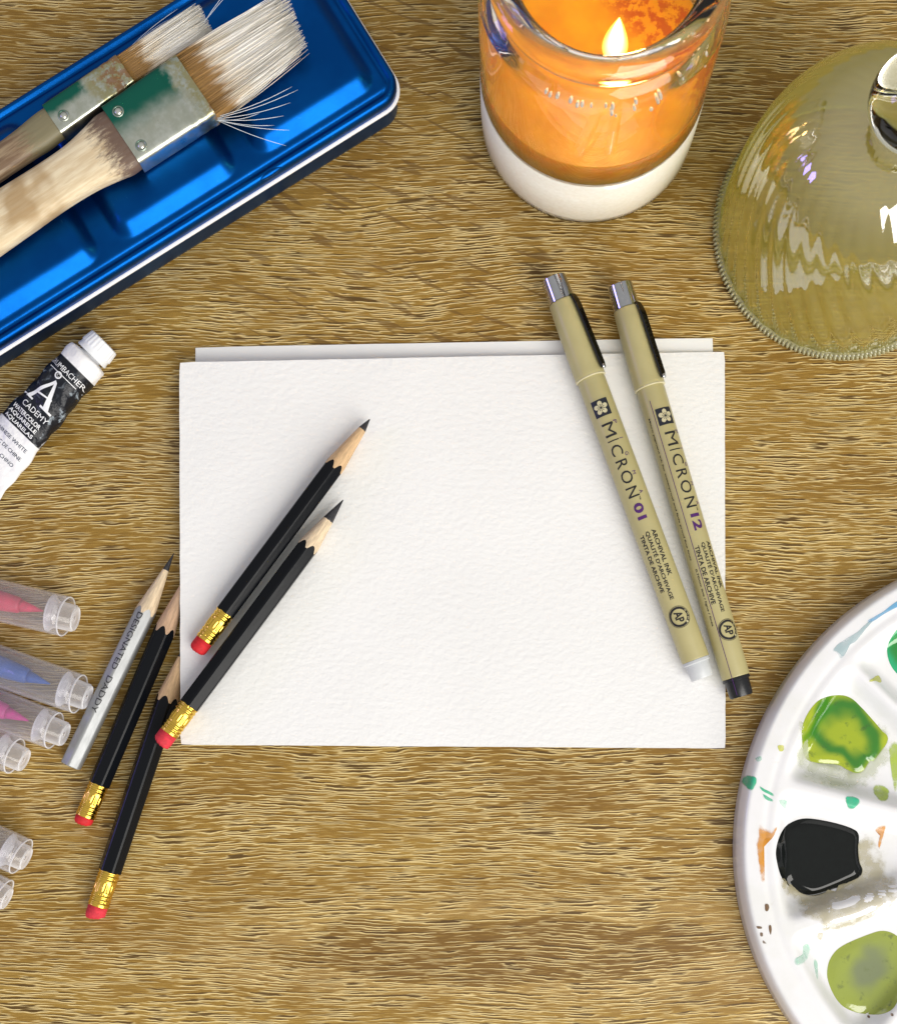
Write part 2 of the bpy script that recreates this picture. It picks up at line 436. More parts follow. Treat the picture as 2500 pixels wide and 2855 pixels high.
def super_section(hw, hh, n=28, p=4.0):
    out = []
    for k in range(n):
        t = 2 * math.pi * k / n; c, s_ = math.cos(t), math.sin(t)
        out.append((hw * math.copysign(abs(c) ** (2 / p), c), hh * math.copysign(abs(s_) ** (2 / p), s_)))
    return out
def loft(stations, n=28, p=4.0, cap=True):
    """stations: (x, ycentre, zcentre, half width, half height)"""
    v = []; f = []
    for (x, yc, zc, hw, hh) in stations:
        for (a, b) in super_section(hw, hh, n, p): v.append((x, yc + a, zc + b))
    for i in range(len(stations) - 1):
        for j in range(n): f.append((i * n + j, i * n + (j + 1) % n, (i + 1) * n + (j + 1) % n, (i + 1) * n + j))
    if cap: f.append(tuple(range(n))[::-1]); f.append(tuple(range((len(stations) - 1) * n, len(stations) * n)))
    return v, f
def spline_st(st, k=5):
    out = []
    for i in range(len(st) - 1):
        p0, p1, p2, p3 = st[max(i - 1, 0)], st[i], st[i + 1], st[min(i + 2, len(st) - 1)]
        for q in range(k):
            t = q / k
            out.append(tuple(0.5 * (2 * b + (c - a) * t + (2 * a - 5 * b + 4 * c - d) * t * t + (3 * b - a - 3 * c + d) * t ** 3) for a, b, c, d in zip(p0, p1, p2, p3)))
    out.append(st[-1]); return out
def build_brush(label, origin, ang, base_z, flen, w0, w1, hh, handle, blen, tip_w, tip_y, slant, nstr, mats, rivets, seed, stray):
    rnd = random.Random(seed)
    t = thing('flat_brush', (origin.x, origin.y, base_z), ang, label, 'brush', 'old flat paint brushes lying on the tin')
    fm, hm, bm_ = mats
    # ferrule: pressed sheet with two crimped grooves near the bristles
    st = []
    L = flen
    for i in range(41):
        x = L * i / 40; hw = (w0 + (w1 - w0) * x / L) / 2; h_ = hh
        for gx in (L - 3.2, L - 6.6): h_ -= 0.42 * math.exp(-((x - gx) / 0.75) ** 2)
        if i in (0, 40): h_ -= 0.0
        st.append((x, 0, hh, hw, h_))
    fe = obj('ferrule', loft(st, 40, 7.0), fm, t); sharp(fixn(fe), 60)
    for (rx, ry) in rivets:
        v, f = lathe([(2 * hh + 0.55, 0.0), (2 * hh + 0.5, 0.7), (2 * hh + 0.15, 1.15), (2 * hh - 0.1, 1.2)], 20, 'z')
        fixn(obj('rivet', (v, f), M['rivet'], t, loc=(rx, ry, 0)))
        fixn(obj('rivet_dimple', ring_torus(1.55, 0.28, 24), fm, t, loc=(rx, ry, 2 * hh - 0.02)))
    hst = [(x, y, z, hw, h_) for (x, y, z, hw, h_) in handle]
    ho = obj('handle', loft(spline_st(hst), 32, 3.0), hm, t); sharp(fixn(ho), 60)
    # bristles: a packed core with hundreds of single hairs over it
    core = []
    for i in range(25):
        u = i / 24; x = L - 0.8 + (blen * 0.90) * u
        wd = (w1 - 0.9) * (1 - u) + tip_w * 0.93 * u
        core.append((x, tip_y * u * u, hh + 0.2 * u, wd / 2, (hh - 0.8) * (1 - 0.55 * u)))
    v, f = loft(core, 56, 3.5)
    v = [(p[0] + (slant * p[1] + rnd.uniform(-1.0, 1.0)) * sstep(L + blen * 0.7, L + blen * 0.9, p[0]), p[1] + rnd.uniform(-0.10, 0.10), p[2] + rnd.uniform(-0.12, 0.12)) for p in v]
    fixn(obj('bristle_core', (v, f), bm_, t))
    parts = []
    for k in range(nstr):
        a = rnd.uniform(-1, 1); b = rnd.uniform(-1, 1)
        if rnd.random() < 0.6: b = rnd.uniform(0.55, 1.0)
        y0 = a * (w1 - 1.0) / 2; y1 = a * tip_w / 2 + tip_y + rnd.gauss(0, 0.35)
        z0 = hh + b * (hh - 0.75); z1 = hh + b * (hh - 0.5) * 0.5 + rnd.gauss(0, 0.3)
        ln = blen * rnd.uniform(0.90, 1.03) + slant * a * tip_w / 2
        wob = rnd.gauss(0, 0.25)
        pts = []
        for q in range(6):
            u = q / 5
            pts.append(Vector((L - 0.5 + ln * u, y0 + (y1 - y0) * u * u * 0.8 + (y1 - y0) * 0.2 * u + wob * math.sin(math.pi * u), z0 + (z1 - z0) * u)))
        r0 = rnd.uniform(0.10, 0.19)
        parts.append(tube(pts, [r0, r0, r0, r0 * 0.95, r0 * 0.8, r0 * 0.45], 4))
    obj('bristles', join(*parts), bm_, t, kind='stuff')
    for (sy, ex, ey, ez) in stray:
        p0 = Vector((L - 0.4, sy, hh)); p3 = Vector((L + ex, ey, ez))
        pts = [p0.lerp(p3, u) + Vector((0, 0.9 * math.sin(math.pi * u) * (1 if ey > sy else -1), 0)) for u in [i / 7 for i in range(8)]]
        obj('stray_hair', tube(pts, [0.085] * 7 + [0.03], 5), M['hair'], t)
    return t
def ring_torus(r, rr, n):
    return grid(lambda i, j: ((r + rr * math.cos(2 * math.pi * j / 8)) * math.cos(2 * math.pi * i / n), (r + rr * math.cos(2 * math.pi * j / 8)) * math.sin(2 * math.pi * i / n), rr * math.sin(2 * math.pi * j / 8)), n, 8, True, True)
M['rivet'] = plain('steel rivet', (0.62, 0.63, 0.58), 0.28, 0.9)
M['hair'] = plain('single pale bristle', (0.72, 0.80, 0.88), 0.4)
zt = 20.7
big_mats = (metal_ferrule('tinned ferrule with painted green reflection', 23.5, (-4.5, 4.5, 21.0)),
            brush_wood('pale beech handle', (0.66, 0.52, 0.32), (0.80, 0.69, 0.48), (0.085, 0.040, 0.032), -10.0),
            bristle_mat('hog bristle stained at the root', 27.6))
build_brush('wide flat brush with cream wooden handle and painted green reflection on its ferrule', W(337, 378, 28), R(34.1), zt, 27.6, 21.0, 22.2, 4.6,
            [(-125, 2, 4.4, 4.5, 2.6), (-118, 2, 4.5, 8.5, 3.4), (-90, 1, 4.6, 9.0, 3.8), (-62, 0.5, 4.6, 8.6, 3.9), (-40, 0.3, 4.6, 8.0, 3.9), (-27, 0.2, 4.6, 7.6, 3.9), (-16, 0, 4.6, 7.9, 3.9), (-8, 0, 4.6, 9.2, 4.0), (-3.5, 0, 4.6, 10.2, 4.1), (-0.4, 0, 4.6, 10.1, 4.15), (1.2, 0, 4.6, 9.9, 4.1)],
            37.0, 17.5, 0.4, 0.22, 620, big_mats, [(3.4, 5.6), (3.4, -6.9)], 3,
            [(-10.6, 22, -17.5, 1), (-10.8, 18, -19.5, 0.6), (-10.4, 26, -16.0, 2), (-10.9, 14, -20.2, 0.3), (-11, 17, -24.0, 0.2), (-11, 12, -15.0, 1.4), (-11, 13.5, -27.5, 0.2), (-10, 25, -14.4, 2.4), (9.6, 30, 22.0, 4.6), (10.2, 24, 19.0, 4.8)])
small_mats = (metal_ferrule('rusty ferrule with green half', 15.0, (-1.5, 2.0, 12.0)),
              brush_wood('grey worn handle', (0.17, 0.105, 0.06), (0.34, 0.25, 0.15), (0.20, 0.18, 0.10), -14.0),
              bristle_mat('white bristle stained amber', 27.3))
build_brush('narrow flat brush with rusty ferrule and worn grey brown handle', W(144.5, 332, 27), R(34.8), zt, 27.3, 10.8, 10.4, 3.6,
            [(-120, 0, 3.4, 3.0, 2.2), (-110, 0, 3.5, 5.0, 2.8), (-60, 0, 3.6, 5.0, 3.0), (-25, -0.3, 3.6, 4.6, 3.1), (-12, -0.3, 3.6, 4.8, 3.1), (-6, -0.2, 3.6, 5.2, 3.2), (-2, 0, 3.6, 5.2, 3.25), (1.2, 0, 3.6, 5.0, 3.2)],
            29.5, 9.8, -0.3, 0.12, 420, small_mats, [(3.6, -1.6)], 5,
            [(4.8, 24, 7.5, 3.5), (4.6, 20, 6.6, 3.2)])

# ------------------------------------------------------------------ paint tube
def build_tube():
    a = W(248, 1000, 6); ax = Vector((-0.70, -0.714, 0)).normalized()
    t = axis_thing('paint_tube', Vector((a.x, a.y, 0)), Vector((a.x, a.y, 0)) + ax, 'white metal paint tube with black and white label and white screw cap', 'paint tube')
    rnd = random.Random(4)
    Lb = 82.0
    def dims(s):
        u = max(0, min(1, s / Lb)); hw = 6.75 + 2.8 * sstep(0.0, 0.75, u); hh = 6.3 * (1 - sstep(0.0, 0.85, u) * 0.92)
        return hw, hh
    def crease(s, th):
        return 0.42 * math.sin(0.55 * s + 3 * th) * math.sin(2.1 * th + 0.21 * s) * sstep(0, 12, s) + 0.35 * math.exp(-((s - 2.2) / 1.4) ** 2) * math.sin(5 * th + 1)
    n = 56
    def pt(s, th, off=0.0):
        hw, hh = dims(s); c, s_ = math.cos(th), math.sin(th); p = 2.35
        k = crease(s, th) + off
        y = (hw + k) * math.copysign(abs(c) ** (2 / p), c); z = (hh + k * min(1, hh / 3)) * math.copysign(abs(s_) ** (2 / p), s_)
        return (s, y, hh + 0.35 + z)
    g = G('printed tube enamel'); P = g.coord(); X, Y, Z = g.sep(P)
    n1 = g.noise(P, 0.30, 4, 0.65, dist=0.6); n2 = g.noise(P, 0.8, 3, 0.6)
    blk = g.mul(g.smooth(X, 4.9, 5.2), g.smooth(X, 32.0, 32.3, 1.0, 0.0))
    blk = g.mul(blk, g.smooth(g.add(g.math('ABSOLUTE', g.add(Y, 0.6)), g.mul(g.sub(n2, 0.5), 0.7)), 8.6, 8.9, 1.0, 0.0))
    smoke = g.mul(g.smooth(n1, 0.56, 0.70), g.smooth(g.math('ABSOLUTE', Y), 3.0, 7.5, 0.25, 1.0))
    dark = g.mix(g.mul(smoke, 0.7), (0.005, 0.007, 0.012), (0.55, 0.65, 0.74))
    c = g.mix(blk, g.mix(g.smooth(n2, 0.3, 0.7), (0.80, 0.80, 0.82), (0.86, 0.86, 0.87)), dark)
    mat = g.end(g.bsdf(Base_Color=c, Roughness=0.36, Specular_IOR_Level=0.35, Normal=g.bump(g.noise(P, 0.22, 3, 0.55), 1.1, 0.8)))
    xs = [-0.6, -0.2, 0.0, 0.6] + [1.2 + (Lb - 1.2) * i / 70 for i in range(71)]
    def fb(i, j):
        s = xs[i]; th = 2 * math.pi * j / n
        if s < 0.3:
            q = pt(0.3, th); k = {-0.6: 0.62, -0.2: 0.86, 0.0: 0.96}[s]; return (s, q[1] * k, 6.65 + (q[2] - 6.65) * k)
        return pt(s, th)
    v, f = grid(fb, len(xs), n, wrapv=True); f.append(tuple(range(n))); f.append(tuple(range((len(xs) - 1) * n, len(xs) * n))[::-1])
    body = fixn(obj('tube_body', (v, f), mat, t))
    fold = obj('crimped_end', box(Lb - 0.5, Lb + 4, -10.6, 10.6, 0.1, 2.4), M['white_enamel'], t); bevel(fold, 0.6)
    M['cap_white'] = plain('white cap plastic', (0.80, 0.82, 0.85), 0.38, var=0.03)
    nk = [(-2.6, 3.6), (-0.4, 3.6), (-0.3, 4.4)]
    fixn(obj('neck', ([(p[0], p[1], p[2] + 6.4) for p in lathe(nk, 32)[0]], lathe(nk, 32)[1]), M['white_enamel'], t))
    cp = [(-7.4, 0.0), (-7.4, 4.7), (-7.1, 5.15), (-3.4, 5.5), (-3.2, 5.3), (-2.6, 5.3), (-1.5, 5.6), (-1.2, 5.4), (-1.1, 3.4), (-1.1, 0)]
    md = lambda x, th, r: r + (0.16 * math.cos(24 * th) if -7.0 < x < -3.3 and r > 5 else 0)
    cv, cf = lathe(cp, 144, 'x', md)
    sharp(fixn(obj('screw_cap', ([(p[0], p[1], p[2] + 6.4) for p in cv], cf), M['cap_white'], t)), 40)
    # print: text runs across the tube, its top towards the cap
    def lay(vf, s0, y0=0.0, off=0.10):
        def fn(x, y):
            s = s0 - y; yy = y0 + x      # local y: + is left of the axis (tail direction) = text start side
            hw, hh = dims(s); q = max(-1, min(1, yy / hw)); c = math.copysign(abs(q) ** (2.35 / 2), q); th = math.acos(max(-1, min(1, c)))
            return pt(s, th, off)
        return wrap(vf, fn, 0.6)
    def print_(vf, s0, mat, y0=0.0, off=0.10): return obj('lettering', lay(vf, s0, y0, off), mat, body, smooth=False)
    print_(text2d('GRUMBACHER', 14.0, 1.75), 8.0, M['white_ink'])
    print_(([(-7, 0.12, 0), (7, 0.12, 0), (7, -0.12, 0), (-7, -0.12, 0)], [(0, 1, 2, 3)]), 9.9, M['white_ink'])
    print_(ring2(0, 0, 0.75, 1.2, 24), 10.6, M['white_ink'], -0.5, 0.14)
    print_(text2d('C', 0.9, 0.9), 10.6, M['white_ink'], -0.5, 0.14)
    # large brushed initial A
    A = join(poly2([(-4.6, -4.6), (-3.2, -4.6), (0.9, 4.4), (0.2, 4.9)]), poly2([(0.2, 4.9), (1.1, 4.4), (4.4, -4.4), (2.4, -4.4)]),
             poly2([(-2.8, -1.5), (3.2, -0.6), (3.3, -1.1), (-2.6, -2.1)]), poly2([(-5.9, -4.3), (-2.0, -4.3), (-2.0, -4.9), (-5.9, -4.9)]), poly2([(1.2, -4.1), (5.6, -4.1), (5.6, -4.8), (1.2, -4.8)]))
    print_(A, 17.2, M['white_ink'], -0.2, 0.13)
    print_(text2d('CADEMY', 10.0, 1.9), 24.2, M['white_ink'], 1.0, 0.16)
    print_(text2d('WATERCOLOR', 11.8, 1.5, 0.22), 27.0, M['white_ink'], -0.4)
    print_(text2d('AQUARELLE', 11.4, 1.5, 0.22), 29.0, M['white_ink'], -0.4)
    print_(text2d('AQUARELAS', 11.4, 1.5, 0.22), 31.0, M['white_ink'], -0.4)
    print_(text2d('CHINESE WHITE', 13.2, 1.25, 0.05), 35.6, M['grey_ink'])
    print_(text2d('BLANC DE CHINE', 13.6, 1.25, 0.05), 38.8, M['grey_ink'])
    print_(text2d('BLANCO CHINO', 12.6, 1.25, 0.05), 42.0, M['grey_ink'])
build_tube()

# ------------------------------------------------------------------ two cards
def card_material(name, c, bumpd, sc1):
    g = G(name); P = g.coord(); X, Y, Z = g.sep(P)
    n = g.noise(g.comb(g.mul(X, 0.75), Y, Z), sc1, 3, 0.55); m = g.noise(P, 0.02, 2, 0.5)
    c2 = tuple(x * 0.965 for x in c)
    return g.end(g.bsdf(Base_Color=g.mix(g.smooth(m, 0.3, 0.7), c, c2), Roughness=0.85, Specular_IOR_Level=0.2, Normal=g.bump(n, bumpd)))
TOPZ = [(500, 1010, 5.9), (2020, 980, 1.55), (2022, 2087, 1.5), (503, 2077, 5.9)]
def quad_card(name, corners, thick, mat, label, cat, ncell=40, rough_edge=0.06):
    pts = [W(*c) for c in corners]; rnd = random.Random(11)
    def at(u, v): return (pts[0] * (1 - u) + pts[1] * u) * (1 - v) + (pts[3] * (1 - u) + pts[2] * u) * v
    n = ncell
    V = []; 
    for i in range(n + 1):
        for j in range(n + 1):
            p = at(i / n, j / n); e = (i in (0, n)) or (j in (0, n))
            if e: p = p + Vector((rnd.uniform(-1, 1), rnd.uniform(-1, 1), 0)) * rough_edge
            if i in (0, n) and j in (0, n):
                c = at(0.5, 0.5); p = p + (c - p).normalized() * 0.3
            V.append(p)
    m = (n + 1) ** 2
    V = V + [p - Vector((0, 0, thick)) for p in V]
    F = []
    for i in range(n):
        for j in range(n):
            a = i * (n + 1) + j; q = (a, a + 1, a + n + 2, a + n + 1); F.append(q); F.append(tuple(k + m for k in q[::-1]))
    def edge(idx):
        for a, b in zip(idx[:-1], idx[1:]): F.append((a, b, b + m, a + m))
    edge([i * (n + 1) for i in range(n + 1)][::-1]); edge([j for j in range(n + 1)])
    edge([n * (n + 1) + j for j in range(n + 1)][::-1]); edge([i * (n + 1) + n for i in range(n + 1)])
    ctr = sum(pts, Vector()) / 4; ctr.z = 0
    o = obj(name, ([p - ctr for p in V], F), mat, loc=ctr); fixn(o); sharp(o, 40)
    return tag(o, label, cat)
M['card'] = card_material('cold press watercolour paper', (0.84, 0.84, 0.83), 0.24, 0.62)
M['card_grey'] = card_material('smooth grey card', (0.86, 0.865, 0.85), 0.03, 1.5)
quad_card('watercolour_card', TOPZ, 0.55, M['card'], 'blank white textured watercolour card lying under the pencils and pens', 'paper')
quad_card('backing_card', [(543, 968, 0.75), (1988, 941, 0.75), (1992, 2060, 0.75), (548, 2060, 0.75)], 0.65, M['card_grey'], 'smooth grey card peeking out behind the white watercolour card', 'paper', 12, 0.05)
def card_z(px):      # top surface height of the card along photo x
    return 5.9 + (1.52 - 5.9) * (px - 500) / 1520.0

# ------------------------------------------------------------------ pencils
def wood_tip(name, c):
    g = G(name); P = g.coord(); X, Y, Z = g.sep(P)
    n = g.noise(g.comb(g.mul(X, 0.16), g.mul(Y, 1.3), g.mul(Z, 1.3)), 1.0, 3, 0.65)
    return g.end(g.bsdf(Base_Color=g.mix(g.smooth(n, 0.35, 0.7), tuple(x * 0.72 for x in c), c), Roughness=0.6, Normal=g.bump(n, 0.08)))
def lacquer(name, c, metal, rough):
    g = G(name); P = g.coord(); X, Y, Z = g.sep(P)
    n = g.noise(g.comb(g.mul(X, 0.25), Y, Z), 0.7, 4, 0.65); s_ = g.noise(g.comb(g.mul(X, 0.9), g.mul(Y, 1.5), Z), 0.9, 3, 0.7)
    cc = g.mix(g.smooth(s_, 0.74, 0.80, 0.0, 0.45), c, tuple(min(1, x * 4 + 0.02) for x in c))
    return g.end(g.bsdf(Base_Color=cc, Metallic=metal, Roughness=g.smooth(n, 0.3, 0.7, rough * 0.85, rough * 1.2), Specular_IOR_Level=0.16, Normal=g.bump(n, 0.02)))
M['black_lacquer'] = lacquer('black pencil lacquer', (0.005, 0.006, 0.008), 0.0, 0.20)
M['silver_lacquer'] = lacquer('silver pencil lacquer', (0.34, 0.35, 0.355), 0.35, 0.34)
M['cedar_tan'] = wood_tip('sharpened tan wood', (0.72, 0.48, 0.26))
M['cedar_pale'] = wood_tip('sharpened pale wood', (0.82, 0.65, 0.44))
M['cedar_pink'] = wood_tip('sharpened pinkish wood', (0.62, 0.41, 0.26))
M['lead'] = plain('graphite', (0.045, 0.045, 0.05), 0.34, 0.35, var=0.25, nscale=1.2, bump=0.05)
M['gold'] = plain('brass ferrule', (0.86, 0.56, 0.09), 0.19, 1.0, var=0.08, nscale=0.8)
M['eraser'] = plain('red eraser rubber', (0.60, 0.012, 0.018), 0.7, var=0.14, nscale=0.6, bump=0.08, bscale=3)
M['eraser_worn'] = plain('rubbed pink red eraser', (0.64, 0.030, 0.050), 0.75, var=0.2, nscale=0.6, bump=0.1, bscale=3)
def hexr(th, ap, soft=0.35):
    k = (th + math.pi / 6) % (math.pi / 3) - math.pi / 6
    return min(ap / math.cos(k), ap / math.cos(math.pi / 6) - soft * 0.55 + 0.0 * k)
def build_pencil(label, tail, tip, body_end, wood_end, ap, mats, ferrule=None, group='black pencils with gold ferrules and red erasers', roll=0.0, lead_r=1.15, blunt=0.25, worn=False, eraser_len=3.6):
    """tail, tip: axis end points (mm); lengths in mm measured from the tail. body_end: where the cone meets the flats."""
    t = axis_thing('pencil', tail, tip, label, 'pencil', group)
    L = (tip - tail).length; paint, wood, lead = mats
    slope = lead_r / (L - wood_end)           # lead cone slope
    wslope = (ap - lead_r) / (wood_end - body_end)
    n = 72; x0 = ferrule[1] - 1.5 if ferrule else 0.0
    def xb(th): return wood_end - (hexr(th, ap) - lead_r) / wslope
    rnd = random.Random(int(tail.x * 10)); jit = [rnd.uniform(-0.25, 0.25) for _ in range(n)]
    def fp(i, j):
        th = 2 * math.pi * j / n + roll; r = hexr(th - roll, ap); e = xb(th - roll) + jit[j]
        x = x0 + (e - x0) * (i - 1) / 8 if i > 0 else x0
        if i == 0 and not ferrule: r *= 0.93
        if i == 9: x = e - 0.02; r = r - 0.06
        elif i == 1: x = x0 + (0.25 if not ferrule else 0.01)
        return (x, r * math.cos(th), r * math.sin(th))
    v, f = grid(fp, 10, n, wrapv=True); f.append(tuple(range(n)))
    body = sharp(fixn(obj('painted_body', (v, f), paint, t)), 22)
    def fw(i, j):
        th = 2 * math.pi * j / n + roll; e = xb(th - roll) - 0.5; u = i / 10
        x = e + (wood_end - e) * u; r = lead_r + (wood_end - x) * wslope - 0.03
        r *= 1 + 0.012 * math.sin(9 * th + x * 2.2)
        return (x, r * math.cos(th), r * math.sin(th))
    obj('sharpened_wood', grid(fw, 11, n, wrapv=True), wood, t); fixn(t.children[-1])
    pr = [(wood_end - 0.6, lead_r * 0.98), (wood_end, lead_r)]
    for k in range(1, 7): pr.append((wood_end + (L - wood_end - blunt) * k / 6, blunt * 0.55 + (lead_r - blunt * 0.55) * (1 - k / 6)))
    pr += [(L - blunt * 0.35, blunt * 0.38), (L, 0.0)]
    fixn(obj('lead', lathe(pr, 28), M['lead'], t))
    if ferrule:
        f0, f1 = ferrule; fr = ap * 0.99; pf = []
        nf = 84
        for k in range(nf + 1):
            x = f0 + (f1 - f0) * k / nf; u = k / nf; r = fr
            if 0.05 < u < 0.34: r += 0.13 * math.sin((u - 0.05) / 0.29 * 2 * math.pi * 3)
            elif 0.64 < u < 0.95: r += 0.13 * math.sin((u - 0.64) / 0.31 * 2 * math.pi * 3)
            if k in (0, nf): r -= 0.15
            pf.append((x, r))
        mid0, mid1 = f0 + (f1 - f0) * 0.37, f0 + (f1 - f0) * 0.61
        dents = [(rnd.uniform(0, 6.28), f0 + (f1 - f0) * q) for q in (0.14, 0.30, 0.72, 0.86) for _ in range(3)]
        def md(x, th, r):
            if mid0 < x < mid1: r -= 0.09 * (1 + math.sin(18 * th)) * math.sin(math.pi * (x - mid0) / (mid1 - mid0)) ** 0.5
            for (dt, dx) in dents:
                da = (th - dt + math.pi) % (2 * math.pi) - math.pi
                r -= 0.25 * math.exp(-((da * ap) / 0.28) ** 2 - ((x - dx) / 0.28) ** 2)
            return r
        fixn(obj('ferrule', lathe(pf, 156, 'x', md), M['gold'], t))
        er = ap * 0.93; ep = [(0.0, 0.0), (0.02, er * 0.45), (0.25, er * 0.72), (0.8, er * 0.92), (1.5, er), (f0 + 1.5, er)]
        sk = rnd.uniform(-0.25, 0.25)
        v, f = lathe(ep, 40, 'x')
        v = [(p[0] + (sk * p[1] + 0.12 * math.sin(5 * p[1])) * (1 if p[0] < 1 else 0), p[1], p[2]) for p in v]
        fixn(obj('eraser', (v, f), M['eraser_worn' if worn else 'eraser'], t))
    return t, body
def at_len(a, b, px, z):   # distance from tail a along axis of a photo pixel at height z
    return (W(px[0], px[1], z) - a).dot((b - a).normalized())
def pencil_px(label, eras, fer_end, fer_start, wood0, wood1, tip, ztail, ztip, ap, mats, **k):
    """pixels: eraser end, ferrule eraser side, ferrule body side, cone start, lead start, tip"""
    a = W(eras[0], eras[1], ztail); b = W(tip[0], tip[1], ztip)
    def L(p):
        s = (Vector((p[0] - eras[0], p[1] - eras[1])).dot(Vector((tip[0] - eras[0], tip[1] - eras[1])))) / ((tip[0] - eras[0]) ** 2 + (tip[1] - eras[1]) ** 2)
        return s * (b - a).length
    fer = (L(fer_end), L(fer_start)) if fer_end else None
    return build_pencil(label, a, b, L(wood0), L(wood1), ap, mats, ferrule=fer, **k)
bl = (M['black_lacquer'], M['cedar_tan'], None)
zc = lambda px: card_z(px) + 3.2
pencil_px('black pencil with red eraser lying wholly on the white card', (546, 1818), (567, 1785), (628, 1694), (938, 1287), (1010, 1197), (1031, 1168), zc(546) + 0.3, zc(1031), 3.05, bl, roll=0.25, lead_r=1.3, blunt=0.5)
pencil_px('black pencil whose eraser overhangs the corner of the white card', (446, 2077), (475, 2049), (536, 1959), (869, 1517), (916, 1451), (957, 1393), 10.7, zc(957) - 0.1, 3.2, (M['black_lacquer'], M['cedar_pale'], None), roll=0.12, lead_r=1.75, blunt=0.4, worn=True)
pencil_px('black pencil touching the silver pencil, its tip tucked under the card', (228, 2300), (238, 2278), (277, 2174), (465, 1745), (514, 1630), (530, 1593), 3.3, 3.3, 3.2, (M['black_lacquer'], M['cedar_pink'], None), roll=0.52, lead_r=1.2)
pencil_px('long black pencil crossed by another eraser, tip under the card', (262, 2562), (274, 2527), (305, 2416), (471, 1938), (506, 1832), (522, 1785), 3.45, 3.45, 3.4, (M['black_lacquer'], M['cedar_tan'], None), roll=0.52, lead_r=1.2, worn=True)
sp, sbody = pencil_px('short silver pencil without eraser, printed with black words', (197, 2136), None, None, (413, 1694), (463, 1589), (485, 1542), 3.2, 3.2, 3.1, (M['silver_lacquer'], M['cedar_pale'], None), roll=math.pi / 6 * 0 + 0.0, group=None, lead_r=1.0)
# words on the top flats of the silver pencil (read from the point towards the blunt end)
def pencil_print(body, txt, x_from, x_to, ap, h_, tt, bold=0.0, y0=0.0):
    vf = text2d(txt, abs(x_from - x_to), h_, bold)
    xm = (x_from + x_to) / 2
    def fn(x, y):
        th = (y + y0) / ap; tht = math.pi / 2 + th         # + y towards local +y is smaller angle
        r = hexr(tht, ap) + 0.07
        return (xm - x, r * math.cos(tht) * 1.0, r * math.sin(tht))
    return obj('lettering', wrap(vf, fn, 0.35), M['black_ink'], body, smooth=False)
a_ = W(197, 2136, 3.2); b_ = W(485, 1542, 3.2)
pencil_print(sbody, 'DESIGNATED', at_len(a_, b_, (400, 1712), 6), at_len(a_, b_, (322, 1868), 6), 3.1, 1.9, None, 0.0, -0.4)
pencil_print(sbody, 'DADDY', at_len(a_, b_, (312, 1888), 6), at_len(a_, b_, (262, 1986), 6), 3.1, 1.9, None, 0.0, -0.2)

